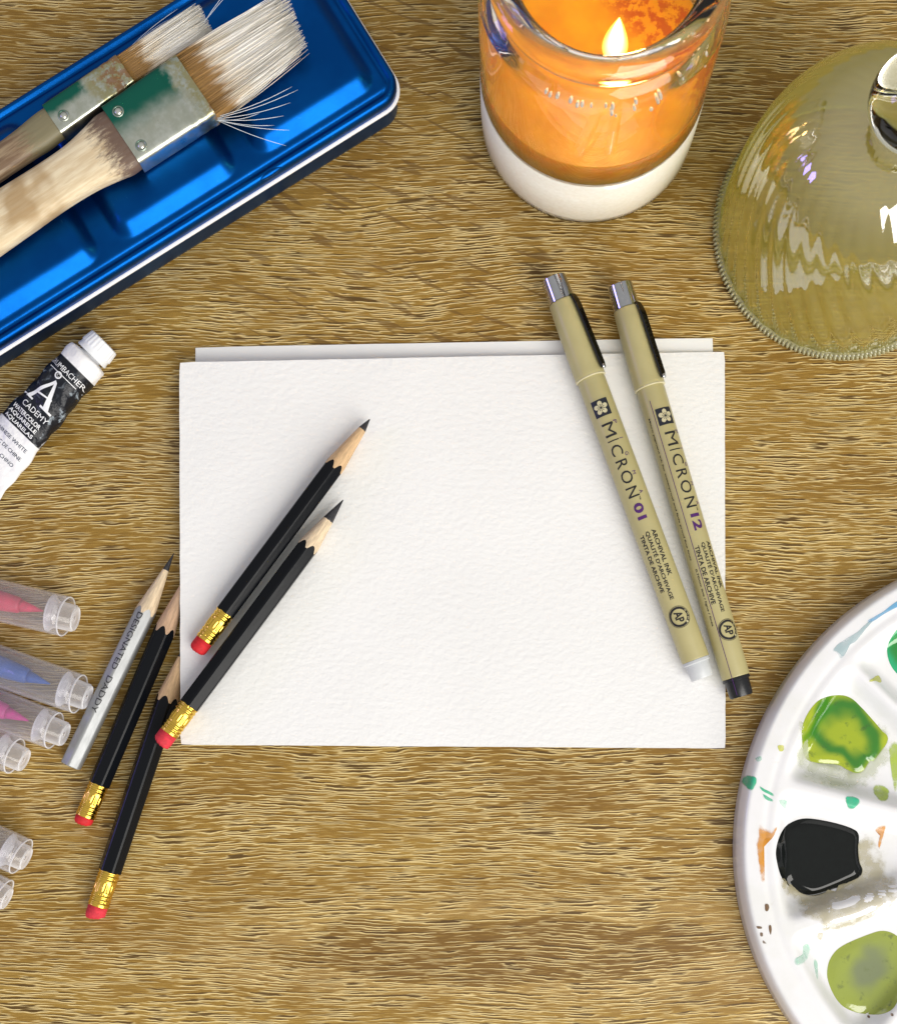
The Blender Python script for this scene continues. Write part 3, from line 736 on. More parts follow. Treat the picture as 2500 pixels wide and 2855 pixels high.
# ------------------------------------------------------------------ fineliner pens
M['khaki'] = plain('khaki pen plastic', (0.44, 0.39, 0.185), 0.34, var=0.03, nscale=0.12)
M['khaki_edge'] = plain('pale khaki edge', (0.58, 0.53, 0.33), 0.35, var=0.05)
M['chrome'] = plain('dark chrome', (0.50, 0.51, 0.53), 0.07, 1.0, var=0.05)
M['clip'] = plain('chrome clip with dark reflection painted in', (0.045, 0.045, 0.05), 0.10, 1.0, var=0.05)  # chrome clip; its dark reflection is put into the base colour
M['grey_plug'] = plain('light grey plug plastic', (0.56, 0.58, 0.59), 0.35, var=0.04)
M['black_plug'] = plain('black plug plastic', (0.010, 0.011, 0.013), 0.32)
def build_pen(label, top, end, plug_px, ztop, zend, number, text_phi, clip_phi, plug_mat, extra):
    a = W(top[0], top[1], ztop); b = W(end[0], end[1], zend)
    t = axis_thing('fineliner_pen', a, b, label, 'pen', 'khaki fineliner pens lying across the card')
    L = (b - a).length; k = L / math.hypot(end[0] - top[0], end[1] - top[1])       # mm per px along axis
    rb, rc = 4.55, 4.95; capE = 297 * k
    # axis direction x = cap -> end; local y = left of travel (image right, as the pen points down)
    e1 = [(0.0, 0), (0.0, 3.7), (0.25, 4.05), (70 * k - 0.1, 4.28), (70 * k, 3.9)]
    sharp(fixn(obj('cap_end', lathe(e1, 64), M['chrome'], t)), 40)
    cp = [(68 * k, 3.8), (70 * k + 0.1, 4.30), (74 * k, 4.42), (150 * k, 4.70), (capE - 1.2, rc), (capE - 0.2, rc), (capE, rc - 0.1), (capE, rb + 0.02)]
    cap = sharp(fixn(obj('cap', lathe(cp, 64), M['khaki'], t)), 40)
    ed = [(capE - 0.15, rc + 0.02), (capE + 0.10, rc + 0.07), (capE + 0.30, rc - 0.02), (capE + 0.32, rb)]
    fixn(obj('cap_lip', lathe(ed, 64), M['khaki_edge'], t))
    bp = [(capE - 4, rb - 0.2), (capE + 0.4, rb - 0.15), (capE + 1.2, rb), (L - 0.4, rb), (L - 0.15, rb - 0.08), (L, rb - 0.3)]
    barrel = sharp(fixn(obj('barrel', lathe(bp, 64), M['khaki'], t)), 40)
    g = [(L - 0.2, rb - 0.35), (L + 0.1, rb - 0.05), (L + 0.9, rb - 0.02), (L + 1.05, rb - 0.4), (L + 1.2, rb - 0.6), (L + plug_px * k - 0.5, rb - 0.75), (L + plug_px * k, rb - 1.1), (L + plug_px * k, 0)]
    sharp(fixn(obj('end_plug', lathe(g, 48), plug_mat, t)), 40)
    # spring clip along the cap side
    c, s_ = math.cos(clip_phi), math.sin(clip_phi)          # direction in local (y, z): y left, z up
    def cl(i, j):
        u = i / 14; x = 66 * k + (capE - 1.0 - 66 * k) * u
        rr = 4.35 + 0.75 * sstep(0, 0.12, u) + 0.75 * u
        if i == 14: rr -= 0.15
        hw = 1.75 * (1 - 0.12 * u) * (1 if 0 < i < 14 else 0.8); th = 0.45
        o, w_ = ((0, -hw), (th, -hw * 0.8), (th, hw * 0.8), (0, hw))[j]
        return (x, (rr + o) * c - w_ * s_, (rr + o) * s_ + w_ * c)
    v, f = grid(cl, 15, 4, wrapv=True); f += [(0, 1, 2, 3), tuple(range(56, 60))]
    clip = fixn(obj('clip', (v, f), M['clip'], cap)); sharp(clip, 30)
    tipv = [(capE - 1.6, (rc + 0.05) * c, (rc + 0.05) * s_), (capE - 1.4, (rc + 1.5) * c, (rc + 1.5) * s_)]
    obj('clip_foot', tube([Vector(p) for p in tipv], [0.55, 0.75], 8), M['chrome'], cap)
    # printing. flat x along the pen, flat y towards image right
    sgn = 1.0
    def lay(vf, xpx, dphi=0.0, off=0.07, cut=0.4):
        def fn(x, y):
            ph = text_phi + dphi + y / rb       # 0 = straight up, + to image right (= local +y)
            r = rb + off
            return (xpx * k + x, r * math.sin(ph), r * math.cos(ph))
        return wrap(vf, fn, cut)
    def pr(vf, xpx, mat, dphi=0.0, off=0.07, name='lettering'): return obj(name, lay(vf, xpx, dphi, off), mat, barrel, smooth=False)
    D = 1 / rb
    # flower emblem on a dark square
    sq = 2.75
    pr(poly2([(-sq, -sq), (sq, -sq), (sq, sq), (-sq, sq)]), 392, M['emblem'], 0, 0.06, 'emblem')
    fl = []
    for q in range(5):
        t0 = 2 * math.pi * q / 5 + math.pi
        def pol(r, d): return (r * math.cos(t0 + d), r * math.sin(t0 + d))
        fl.append(poly2([pol(0.35, -0.9), pol(1.35, -0.58), pol(1.95, -0.36), pol(2.25, -0.12), pol(2.0, 0.0), pol(2.25, 0.12), pol(1.95, 0.36), pol(1.35, 0.58), pol(0.35, 0.9)]))
    pr(join(*fl), 392, M['khaki_edge'], 0, 0.11, 'emblem')
    st = [ring2(0, 0, 0.0, 0.30, 12)]
    for q in range(10):
        t0 = 2 * math.pi * q / 10; dx, dy = math.cos(t0), math.sin(t0)
        st.append(poly2([(0.2 * dx - 0.06 * dy, 0.2 * dy + 0.06 * dx), (0.2 * dx + 0.06 * dy, 0.2 * dy - 0.06 * dx), (0.95 * dx + 0.06 * dy, 0.95 * dy - 0.06 * dx), (0.95 * dx - 0.06 * dy, 0.95 * dy + 0.06 * dx)]))
        st.append(ring2(1.0 * dx, 1.0 * dy, 0.0, 0.15, 8))
    pr(join(*st), 392, M['emblem'], 0, 0.15, 'emblem')
    # name, spaced letters, small raised letters above it
    for ch, x0, x1 in (('M', 437, 476), ('I', 487, 490), ('C', 502, 532), ('R', 546, 570), ('O', 578, 614), ('N', 626, 655)):
        pr(text2d(ch, (x1 - x0) * k, 3.7, 0.0 if ch in 'IM' else 0.03), (x0 + x1) / 2, M['black_ink'], 0.0)
    for ch, x in (('P', 440), ('I', 488), ('G', 534), ('M', 590), ('A', 646)):
        pr(text2d(ch, 1.15 if ch != 'I' else 0.2, 1.35, 0.0 if ch in 'IM' else 0.05), x, M['purple_ink'], 2.75 * D)
    pr(text2d('TM', 1.2, 0.5, 0.1), 662, M['black_ink'], 1.6 * D)
    pr(text2d(number, 47 * k, 3.1, 0.35), 697, M['purple_ink'], 0.1 * D)
    pr(text2d('ARCHIVAL INK', 136 * k, 1.55, 0.22), 824, M['black_ink'], 2.05 * D)
    pr(text2d("QUALIT\u00c9 D\u2019ARCHIVAGE", 200 * k, 1.75, 0.22), 857, M['black_ink'], -0.05 * D)
    pr(text2d('TINTA DE ARCHIVE', 168 * k, 1.45, 0.22), 846, M['black_ink'], -2.3 * D)
    # round seal
    pr(ring2(0, 0, 2.55, 3.25, 40), 1009, M['black_ink'], 0, 0.06, 'emblem')
    pr(ring2(0, 0, 3.42, 3.55, 40), 1009, M['black_ink'], 0, 0.06, 'emblem')
    pr(text2d('AP', 3.5, 2.7, 0.25), 1009, M['black_ink'], 0, 0.09)
    pr(join(*[shift2(text2d(ch, 0.7, 0.6), 2.9 * math.cos(R(q)), 2.9 * math.sin(R(q))) for ch, q in zip('ACMI', (118, 92, 66, 42))]), 1009, M['khaki_edge'], 0, 0.10)
    if extra:
        pr(([(-425 * k, -0.1, 0), (425 * k, -0.1, 0), (425 * k, 0.1, 0), (-425 * k, 0.1, 0)], [(0, 1, 2, 3)]), 765, M['purple_ink'], -3.45 * D)
        pr(text2d('Micro pigment ink for waterproof and fade proof fine lines', 410 * k, 0.85, 0.15), 590, M['black_ink'], -5.6 * D)
        pr(text2d('0.70mm line / ligne / l\u00ednea', 165 * k, 0.9, 0.12), 905, M['black_ink'], -4.7 * D)
    return t
M['emblem'] = plain('dark emblem print', (0.010, 0.012, 0.022), 0.4)
build_pen('khaki fineliner pen numbered 01 with light grey end plug', (1542, 776), (1939, 1840), 55, card_z(1540) + 5.1, card_z(1939) + 4.7, '01', -0.20, R(40), M['grey_plug'], False)
build_pen('khaki fineliner pen numbered 12 with black end plug', (1727, 795), (2051, 1889), 56, card_z(1727) + 5.1, card_z(2051) + 4.7, '12', 0.30, R(42), M['black_plug'], True)

# ------------------------------------------------------------------ brush markers with clear caps
def clear_plastic(name, haze_c, haze_f, rough):
    g = G(name); P = g.coord()
    n = g.noise(P, 0.4, 3, 0.6)
    body = g.mixs(0.5, g.sh('BsdfDiffuse', Color=haze_c), g.sh('BsdfTranslucent', Color=haze_c))
    lf = g.n.new('ShaderNodeLayerWeight'); lf.inputs[0].default_value = 0.5       # a glancing ray crosses more plastic
    hz_ = g.math('MULTIPLY', g.smooth(n, 0.3, 0.7, haze_f * 0.9, haze_f * 1.1), g.add(1.0, g.mul(g.math('POWER', lf.outputs['Facing'], 2.0), 7.0)), True)
    s1 = g.mixs(hz_, g.sh('BsdfTransparent', Color=(0.97, 0.97, 0.98)), body)
    lw = g.n.new('ShaderNodeFresnel'); lw.inputs[0].default_value = 1.45
    ge = g.n.new('ShaderNodeNewGeometry')
    return g.end(g.mixs(g.mul(lw.outputs[0], g.sub(1.0, ge.outputs['Backfacing'])), s1, g.sh('BsdfGlossy', Color=(1, 1, 1), Roughness=rough)))
M['clear'] = clear_plastic('cloudy clear plastic', (0.97, 0.97, 0.99), 0.06, 0.05)
M['clear_plug'] = clear_plastic('cloudy plug plastic', (0.97, 0.97, 0.99), 0.22, 0.1)
M['clear_rim'] = clear_plastic('thick plastic edge', (0.97, 0.97, 0.98), 0.45, 0.06)
M['clear_in'] = clear_plastic('cloudy inner plastic', (0.97, 0.97, 0.99), 0.025, 0.08)
def build_marker(label, end, back, zax, r, nib, nib_len_px, nibcol, roll=0.0, phase=0.0, nub=27):
    a = W(end[0], end[1], zax); b = W(back[0], back[1], zax)          # a: open cap end, b: towards the barrel
    t = axis_thing('brush_marker', a, b, label, 'marker', 'brush markers with clear caps')
    n = 56; ri = r - 0.45; Lc = 34.0
    def wall(i, j):
        th = 2 * math.pi * j / n
        x0 = 0.5 * math.cos(th - phase)                       # slightly slanted mouth
        u = (i if i <= 12 else 25 - i) / 12; rr = (r if i <= 12 else ri) + 0.25 * u
        if i in (0, 25): rr = (r + ri) / 2 + (0.12 if i == 0 else -0.12)
        return (x0 + (Lc - x0) * u, rr * math.cos(th), rr * math.sin(th))
    v, f = grid(wall, 26, n, wrapv=True, wrapu=True)
    fixn(obj('cap', (v, f), M['clear'], t))
    rn = r * 0.66; nx = nub / S
    pl = [(-nx, 0.0), (-nx, rn * 0.16), (-nx + 0.35, rn * 0.2), (-nx + 0.4, rn * 0.55), (-nx, rn * 0.68), (-nx - 0.05, rn * 0.9), (-nx + 0.35, rn), (3.0, rn + 0.15), (4.6, ri - 0.05), (5.0, ri - 0.1), (5.0, 0.0)]
    sharp(fixn(obj('inner_cap', lathe(pl, 40), M['clear_plug'], t)), 50)
    def mouth(i, j):
        th = 2 * math.pi * i / n; x0 = 0.5 * math.cos(th - phase) - 0.05; q = 2 * math.pi * j / 6; rr = (r + ri) / 2 + 0.25 * math.cos(q)
        return (x0 + 0.25 * math.sin(q), rr * math.cos(th), rr * math.sin(th))
    fixn(obj('cap_edge', grid(mouth, n, 6, True, True), M['clear_rim'], t))
    fixn(obj('plug_edge', grid(lambda i, j: (-nx - 0.02 + 0.28 * math.sin(j * math.pi / 3), (rn * 0.86 + 0.28 * math.cos(j * math.pi / 3)) * math.cos(2 * math.pi * i / 40), (rn * 0.86 + 0.28 * math.cos(j * math.pi / 3)) * math.sin(2 * math.pi * i / 40)), 40, 6, True, True), M['clear_rim'], t))
    sl = [(3.2, rn + 0.1), (8, rn + 0.35), (Lc - 1, rn + 0.8), (Lc - 1, rn + 0.4), (8, rn), (3.2, rn - 0.25), (3.2, rn + 0.1)]
    fixn(obj('inner_sleeve', lathe(sl, 40), M['clear_in'], t))
    if nib:
        lt = nib_len_px / S
        nm = plain('marker tip ' + label[:12], nibcol, 0.5, var=0.25, nscale=0.3)
        nd = plain('marker tip holder ' + label[:12], tuple(x * 0.9 + 0.02 for x in nibcol), 0.4, var=0.12)
        np_ = [(lt, 0.0), (lt + 0.4, 0.25), (lt + 3.0, 0.95), (lt + 6.2, 1.75), (lt + 8.0, 2.15)]
        fixn(obj('brush_tip', lathe(np_, 28), nm, t))
        hp = [(lt + 7.6, 0), (lt + 7.6, 2.2), (lt + 8.4, 2.6), (lt + 14, 3.2), (lt + 20, 3.5), (Lc + 6, 3.6), (Lc + 6, 0)]
        fixn(obj('tip_holder', lathe(hp, 28), nd, t))
    bb = [(Lc + 0.5, r - 0.9), (Lc + 1.2, r - 0.2), (Lc + 80, r - 0.3), (Lc + 84, r - 1.5), (Lc + 84, 0)]
    fixn(obj('barrel', lathe([(Lc + 0.5, 0)] + bb, 40), M['marker_barrel'], t))
M['marker_barrel'] = plain('white marker barrel', (0.74, 0.74, 0.76), 0.4, var=0.04)
def back_of(p, ang, L=300): return (p[0] - L * math.cos(R(ang)), p[1] - L * math.sin(R(ang)))
build_marker('clear capped brush marker with coral pink tip', (183, 1719), back_of((183, 1719), 13.5), 7.0, 6.6, True, 62, (0.70, 0.012, 0.085), phase=0.9)
build_marker('clear capped brush marker with blue tip', (218, 1935), back_of((218, 1935), 19.4), 7.0, 6.5, True, 80, (0.001, 0.085, 0.42), phase=2.2)
build_marker('clear capped brush marker with magenta tip beside the blue one', (150, 2037), back_of((150, 2037), 21.0), 6.7, 6.2, True, 72, (0.62, 0.006, 0.27), phase=2.0, nub=32)
build_marker('clear capped brush marker with only its cap end showing, next to the magenta one', (40, 2108), back_of((40, 2108), 24.0), 6.5, 6.1, True, 90, (0.55, 0.56, 0.58), phase=2.0, nub=30)
build_marker('clear round cap end of a marker lying apart from the others', (58, 2388), back_of((58, 2388), 24.0), 6.7, 6.3, True, 110, (0.55, 0.56, 0.58), phase=0.7, nub=16)
build_marker('small rounded clear marker end just beyond the lone marker', (6, 2500), back_of((6, 2500), 24.0), 6.5, 6.1, True, 110, (0.55, 0.56, 0.58), phase=0.4, nub=14)

# ------------------------------------------------------------------ candle in a glass jar
def build_candle():
    c = W(1637, 337, 0)
    t = thing('jar_candle', c, 0, 'lit candle with melted wax painted with amber glow in a thick clear glass jar', 'candle')
    g = G('jar glass')
    gl = g.end(g.bsdf(Base_Color=(1.0, 0.985, 0.97), Roughness=0.015, Transmission_Weight=1.0, IOR=1.47))
    prof = [(0.0, 0.0), (0.0, 30.5), (0.4, 32.6), (1.6, 34.0), (4.0, 34.6), (40, 34.6), (74, 34.6), (77, 34.3), (79.5, 33.4), (80.8, 32.0), (81.6, 30.9), (82.6, 30.5), (83.8, 30.7), (84.8, 31.6), (86.0, 32.6), (87.2, 32.9), (88.8, 32.3), (90.0, 31.0), (90.5, 28.8), (90.0, 26.6), (88.6, 25.4), (86, 25.2), (83.5, 26.4), (81, 28.8), (78, 31.0), (74.5, 31.9), (40, 32.0), (6.4, 32.0), (4.8, 31.2), (4.2, 29.5), (4.2, 0.0)]
    fixn(obj('glass_jar', lathe(prof, 128, 'z'), gl, t))
    g = G('white wax'); P = g.coord(); n = g.noise(P, 0.8, 4, 0.6)
    wax = g.end(g.bsdf(Base_Color=g.mix(g.smooth(n, 0.3, 0.7), (0.76, 0.71, 0.60), (0.81, 0.77, 0.67)), Roughness=0.5, Coat_Weight=1.0, Coat_Roughness=0.03, Subsurface_Weight=0.15, Subsurface_Radius=(0.008, 0.005, 0.003), Subsurface_Scale=1.0))
    body = fixn(obj('solid_wax', lathe([(2.6, 0), (2.6, 31.6), (3.2, 33.2), (4.4, 34.35), (6.0, 34.66), (30.0, 34.66), (30.0, 0)], 96, 'z'), wax, t))
    g = G('melted wax painted with amber glow'); P = g.coord(); X, Y, Z = g.sep(P); n = g.noise(P, 0.10, 2, 0.5)
    cc = g.mix(g.smooth(n, 0.35, 0.7), (0.58, 0.255, 0.006), (0.68, 0.32, 0.010))  # flame glow in the upper wax painted in as amber base colour
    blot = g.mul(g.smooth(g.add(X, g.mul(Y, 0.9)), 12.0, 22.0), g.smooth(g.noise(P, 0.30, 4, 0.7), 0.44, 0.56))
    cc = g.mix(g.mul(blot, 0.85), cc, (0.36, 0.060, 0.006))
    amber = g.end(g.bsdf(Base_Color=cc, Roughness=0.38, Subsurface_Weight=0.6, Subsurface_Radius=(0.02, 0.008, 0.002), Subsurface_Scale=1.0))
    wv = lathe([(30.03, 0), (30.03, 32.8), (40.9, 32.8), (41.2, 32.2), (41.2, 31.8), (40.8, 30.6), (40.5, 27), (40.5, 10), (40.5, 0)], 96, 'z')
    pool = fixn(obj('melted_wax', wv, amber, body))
    wx, wy = 3.7, -4.0
    pts = [Vector((wx, wy, 40)), Vector((wx, wy, 44)), Vector((wx + 0.3, wy, 47)), Vector((wx + 1.0, wy + 0.2, 49.5)), Vector((wx + 1.3, wy + 0.3, 50.2))]
    fixn(obj('wick', tube(pts, [0.8, 0.75, 0.7, 0.6, 0.3], 10), plain('charred wick', (0.02, 0.014, 0.010), 0.9, bump=0.2), t))
    g = G('flame'); P = g.coord(); X, Y, Z = g.sep(P)
    hot = g.ramp(g.math('DIVIDE', g.sub(Z, 46.5), 21.0), [(0.0, (0.60, 0.20, 0.75)), (0.20, (0.95, 0.45, 0.40)), (0.40, (1.0, 0.72, 0.30)), (0.85, (1.0, 0.86, 0.55)), (1.0, (1.0, 0.62, 0.16))])
    st = g.smooth(Z, 46.5, 55.0, 0.7, 5.5)
    lw = g.n.new('ShaderNodeLayerWeight'); lw.inputs[0].default_value = 0.5
    thin = g.smooth(lw.outputs['Facing'], 0.35, 0.95, 0.0, 0.95)      # the gas sheet thins out towards its outline
    thin = g.math('MAXIMUM', thin, g.smooth(Z, 46.5, 54.0, 0.80, 0.0))
    hot = g.mix(g.smooth(lw.outputs['Facing'], 0.15, 0.7), hot, (1.0, 0.50, 0.07))
    fm = g.end(g.mixs(thin, g.sh('Emission', Color=hot, Strength=st), g.sh('BsdfTransparent', Color=(1, 1, 1))))
    fp = [(46.6, 0.0), (46.9, 1.5), (48.0, 2.8), (50.5, 3.7), (53.0, 3.85), (56, 3.4), (59.5, 2.6), (63, 1.55), (65.8, 0.65), (67.5, 0.0)]
    v, f = lathe(fp, 32, 'z'); v = [(p[0] + wx + 0.9, p[1] + wy + 0.2, p[2]) for p in v]
    fixn(obj('flame', (v, f), fm, t))
    rnd = random.Random(21); dm = plain('white wax drop', (0.86, 0.82, 0.74), 0.4, var=0.03)
    for k in range(22):        # drops of wax spattered on the inside of the glass
        th = R(-90 + rnd.gauss(0, 34)); zz = 75.5 - abs(rnd.gauss(0, 2.6)); rr = rnd.uniform(0.3, 0.6)
        dv, df = grid(lambda i, j: (rr * math.cos(math.pi * i / 5 - math.pi / 2) * math.cos(2 * math.pi * j / 8), rr * math.cos(math.pi * i / 5 - math.pi / 2) * math.sin(2 * math.pi * j / 8), 1.5 * rr * math.sin(math.pi * i / 5 - math.pi / 2)), 6, 8, wrapv=True)
        fixn(obj('wax_drop', (dv, df), dm, t, loc=(31.4 * math.cos(th), 31.4 * math.sin(th), zz)))
    pl = bpy.data.lights.new('flame_light', 'POINT'); pl.energy = 0.075; pl.color = (1.0, 0.56, 0.17); pl.shadow_soft_size = 0.004
    po = bpy.data.objects.new('flame_light', pl); col.objects.link(po); po.parent = t
    po.location = Vector((wx + 0.9, wy + 0.2, 74)) * MM
build_candle()

# ------------------------------------------------------------------ ribbed glass dome with a ball knob
def build_dome():
    c = W(2347, 646, 0)
    t = thing('glass_dome', c, 0, 'olive tinted ribbed glass dome lid with ball knob and beaded rim', 'glass dome')
    g = G('olive tinted glass'); P = g.coord(); n = g.noise(P, 0.25, 3, 0.6)
    tint = g.mix(g.smooth(n, 0.3, 0.7), (0.70, 0.71, 0.28), (0.78, 0.78, 0.38))
    body = g.mixs(0.62, g.sh('BsdfDiffuse', Color=(0.52, 0.49, 0.14)), g.sh('BsdfTranslucent', Color=(0.90, 0.84, 0.28)))
    thru = g.mixs(0.52, g.sh('BsdfTransparent', Color=tint), body)
    lw = g.n.new('ShaderNodeFresnel'); lw.inputs[0].default_value = 2.1
    ge = g.n.new('ShaderNodeNewGeometry')
    olive = g.end(g.mixs(g.mul(g.add(lw.outputs[0], 0.10), g.sub(1.0, ge.outputs['Backfacing'])), thru, g.sh('BsdfGlossy', Color=(1, 1, 1), Roughness=0.035)))
    prof = [(1.2, 40.2), (6, 40.0), (12, 40.0), (20, 39.8), (28, 39.2), (36, 38.2), (44, 36.6), (50, 34.8), (56, 32.2), (61, 29.0), (65, 25.4), (68, 21.2), (70.2, 16.0), (71.6, 11.0), (72.4, 7.5), (73.2, 6.6)]
    prof = [(p[0], p[1]) for p in spline_st([(a, b) for a, b in prof], 4)]
    nr = 36
    def fn(i, j):
        z, r = prof[i]; n_ = 360; th = 2 * math.pi * j / n_
        sw = th + 0.9 * (z / 73.0) ** 1.3        # swirl of the ribs
        amp = 0.95 * sstep(0, 0.2, r / 40.0) * (0.14 + 0.86 * sstep(70, 25, z))
        rr = r + amp * (abs(math.cos(nr * sw / 2)) - 0.6)
        return (rr * math.cos(th), rr * math.sin(th), z)
    v, f = grid(fn, len(prof), 360, wrapv=True)
    fixn(obj('ribbed_dome', (v, f), olive, t))
    g = G('clear ball glass')
    kg = g.end(g.bsdf(Base_Color=(0.95, 0.95, 0.88), Roughness=0.02, Transmission_Weight=1.0, IOR=1.5))
    kp = [(72.0, 0.0), (72.0, 6.4), (73.0, 6.2), (74, 6.6), (75.0, 8.6), (77.5, 11.4), (81, 13.4), (85, 14.0), (89, 13.2), (93, 10.9), (96, 7.6), (98, 4.0), (98.7, 0.0)]
    kp = spline_st(kp, 3); kp = [(a, max(0.0, b)) for a, b in kp]
    fixn(obj('ball_knob', lathe(kp, 64, 'z'), kg, t))
    g = G('beaded rim glass'); 
    bg_ = g.end(g.bsdf(Base_Color=(0.50, 0.47, 0.26), Roughness=0.12, Transmission_Weight=0.35, IOR=1.5, Coat_Weight=0.6))
    v, f = grid(lambda i, j: ((40.6 + 1.0 * math.cos(2 * math.pi * j / 10)) * math.cos(2 * math.pi * i / 160), (40.6 + 1.0 * math.cos(2 * math.pi * j / 10)) * math.sin(2 * math.pi * i / 160), 1.05 + 1.0 * math.sin(2 * math.pi * j / 10)), 160, 10, True, True)
    rim = fixn(obj('rim', (v, f), bg_, t))
    # one rope bead, copied round the rim
    bv, bf = grid(lambda i, j: (1.25 * math.cos(math.pi * i / 6 - math.pi / 2) * math.cos(2 * math.pi * j / 8), 0.62 * math.cos(math.pi * i / 6 - math.pi / 2) * math.sin(2 * math.pi * j / 8), 1.15 * math.sin(math.pi * i / 6 - math.pi / 2)), 7, 8, wrapv=True)
    nb = 180; first = None
    for k in range(nb):
        th = 2 * math.pi * k / nb
        if first is None: o = first = fixn(obj('bead', (bv, bf), bg_, rim))
        else:
            o = first.copy(); col.objects.link(o); o.parent = rim
        o.location = Vector((41.4 * math.cos(th), 41.4 * math.sin(th), 1.25)) * MM; o.rotation_euler = (0, 0, th + 0.42)
build_dome()

# ------------------------------------------------------------------ palette
def build_palette():
    ctr = W(2909, 2367, 9); c0 = Vector((ctr.x, ctr.y, 0))
    t = thing('paint_palette', c0, 0, 'round white plastic paint palette with wet green, black and olive wells', 'palette')
    Rm = 98.0
    angs = [121.7, 150.8, 181.6, 213.5, 244, 274, 304, 333, 2, 32, 62, 92]
    def smin(a, b, k=4.0):
        h = max(0, min(1, 0.5 + 0.5 * (b - a) / k)); return b + (a - b) * h - k * h * (1 - h)
    def hz(x, y):
        r = math.hypot(x, y); th = math.degrees(math.atan2(y, x)) % 360
        z = 10.0
        if r > 95.2: z = 10.0 - 9.2 * ((r - 95.2) / (Rm - 95.2)) ** 2.2
        z -= 0.25 * math.exp(-((r - 89.0) / 1.0) ** 2)
        if r < 30: z -= 5.0 * sstep(30, 22, r)
        for a in angs:
            da = (th - a + 180) % 360 - 180
            if abs(da) < 17:
                d = smin(smin(86.5 - r, r - 33.0), R(14.6 - abs(da)) * r)
                if d > 0: z -= 6.0 * sstep(0, 6.0, d)
        return z
    nr, nth = 150, 420
    def rad(i): return 0.15 + (Rm - 0.15) * i / (nr - 1)
    v, f = grid(lambda i, j: (rad(i) * math.cos(2 * math.pi * j / nth), rad(i) * math.sin(2 * math.pi * j / nth), hz(rad(i) * math.cos(2 * math.pi * j / nth), rad(i) * math.sin(2 * math.pi * j / nth))), nr, nth, wrapv=True)
    k = len(v); v += [(Rm * 0.992 * math.cos(2 * math.pi * j / nth), Rm * 0.992 * math.sin(2 * math.pi * j / nth), 0.15) for j in range(nth)]
    for j in range(nth): f.append(((nr - 1) * nth + j, k + j, k + (j + 1) % nth, (nr - 1) * nth + (j + 1) % nth))
    f.append(tuple(range(nth)))
    g = G('white palette plastic'); P = g.coord(); n = g.noise(P, 0.05, 4, 0.6); d = g.noise(P, 0.35, 4, 0.7)
    cc = g.mix(g.smooth(n, 0.45, 0.7, 0.0, 0.5), (0.82, 0.82, 0.83), (0.74, 0.745, 0.70))
    cc = g.mix(g.smooth(d, 0.62, 0.78, 0.0, 0.25), cc, (0.60, 0.58, 0.48))
    pm = g.end(g.bsdf(Base_Color=cc, Roughness=g.smooth(d, 0.3, 0.7, 0.14, 0.24), Subsurface_Weight=0.12, Subsurface_Radius=(0.003, 0.003, 0.003), Subsurface_Scale=1.0))
    plate = fixn(obj('plate', (v, f), pm, t))
    # ---- pools and stains laid on the moulded surface
    def local(px, py, z=4.8): p = W(px, py, z) - c0; return (p.x, p.y)
    def blob(name, pts, mat, parent, th0, th1, rings=9, z=4.8, flat=None, meniscus=0.22, kind=None):
        L = [local(*p, z) for p in catmull(pts, 5)]; n = len(L)
        gx = sum(p[0] for p in L) / n; gy = sum(p[1] for p in L) / n
        V = []; E = []
        for i in range(rings + 1):
            u = (i / rings) ** 1.3; e = u
            for (x, y) in L:
                X_, Y_ = x + (gx - x) * u * 0.995, y + (gy - y) * u * 0.995
                hh = th0 + (th1 - th0) * sstep(0, meniscus, u)
                zz = hz(X_, Y_) + hh
                if flat is not None:
                    zz = max(hz(X_, Y_) + th0, flat + (hh - th1) * 1.0)
                V.append((X_, Y_, zz)); E.append(e)
        F = [(i * n + j, i * n + (j + 1) % n, (i + 1) * n + (j + 1) % n, (i + 1) * n + j) for i in range(rings) for j in range(n)]
        F.append(tuple(range(rings * n, rings * n + n)))
        o = obj(name, (V, F), mat, parent, attr={'inner': E}); fixn(o)
        return o
    def cr(lst, s_, ox, oy): return [(x / s_ + ox, y / s_ + oy) for x, y in lst]
    greenp = cr([(960, 1065), (780, 1110), (680, 1210), (620, 1340), (620, 1450), (680, 1610), (760, 1660), (960, 1680), (1040, 1720), (1120, 1755), (1190, 1735), (1250, 1650), (1290, 1640), (1395, 1490), (1400, 1420), (1350, 1370), (1280, 1290), (1180, 1180), (1080, 1090)], 3.149, 2030, 1600)
    blackp = cr([(680, 258), (540, 300), (440, 390), (390, 520), (400, 640), (450, 770), (560, 870), (680, 930), (780, 930), (960, 860), (1060, 815), (1150, 770), (1175, 710), (1150, 640), (1138, 520), (1140, 400), (1080, 345), (900, 290)], 3.125, 2030, 2200)
    olivep = cr([(1360, 1240), (1230, 1270), (1000, 1370), (900, 1470), (865, 1590), (880, 1700), (940, 1830), (1020, 1910), (1150, 1960), (1290, 1960), (1400, 1900), (1480, 1780), (1560, 1700), (1600, 1550), (1560, 1380), (1469, 1280)], 3.125, 2030, 2200)
    tealp = [(2566 + 92 * math.cos(R(a)) * (1.1 if abs(a) < 60 else 1), 1812 + 92 * math.sin(R(a))) for a in range(-180, 180, 24)]
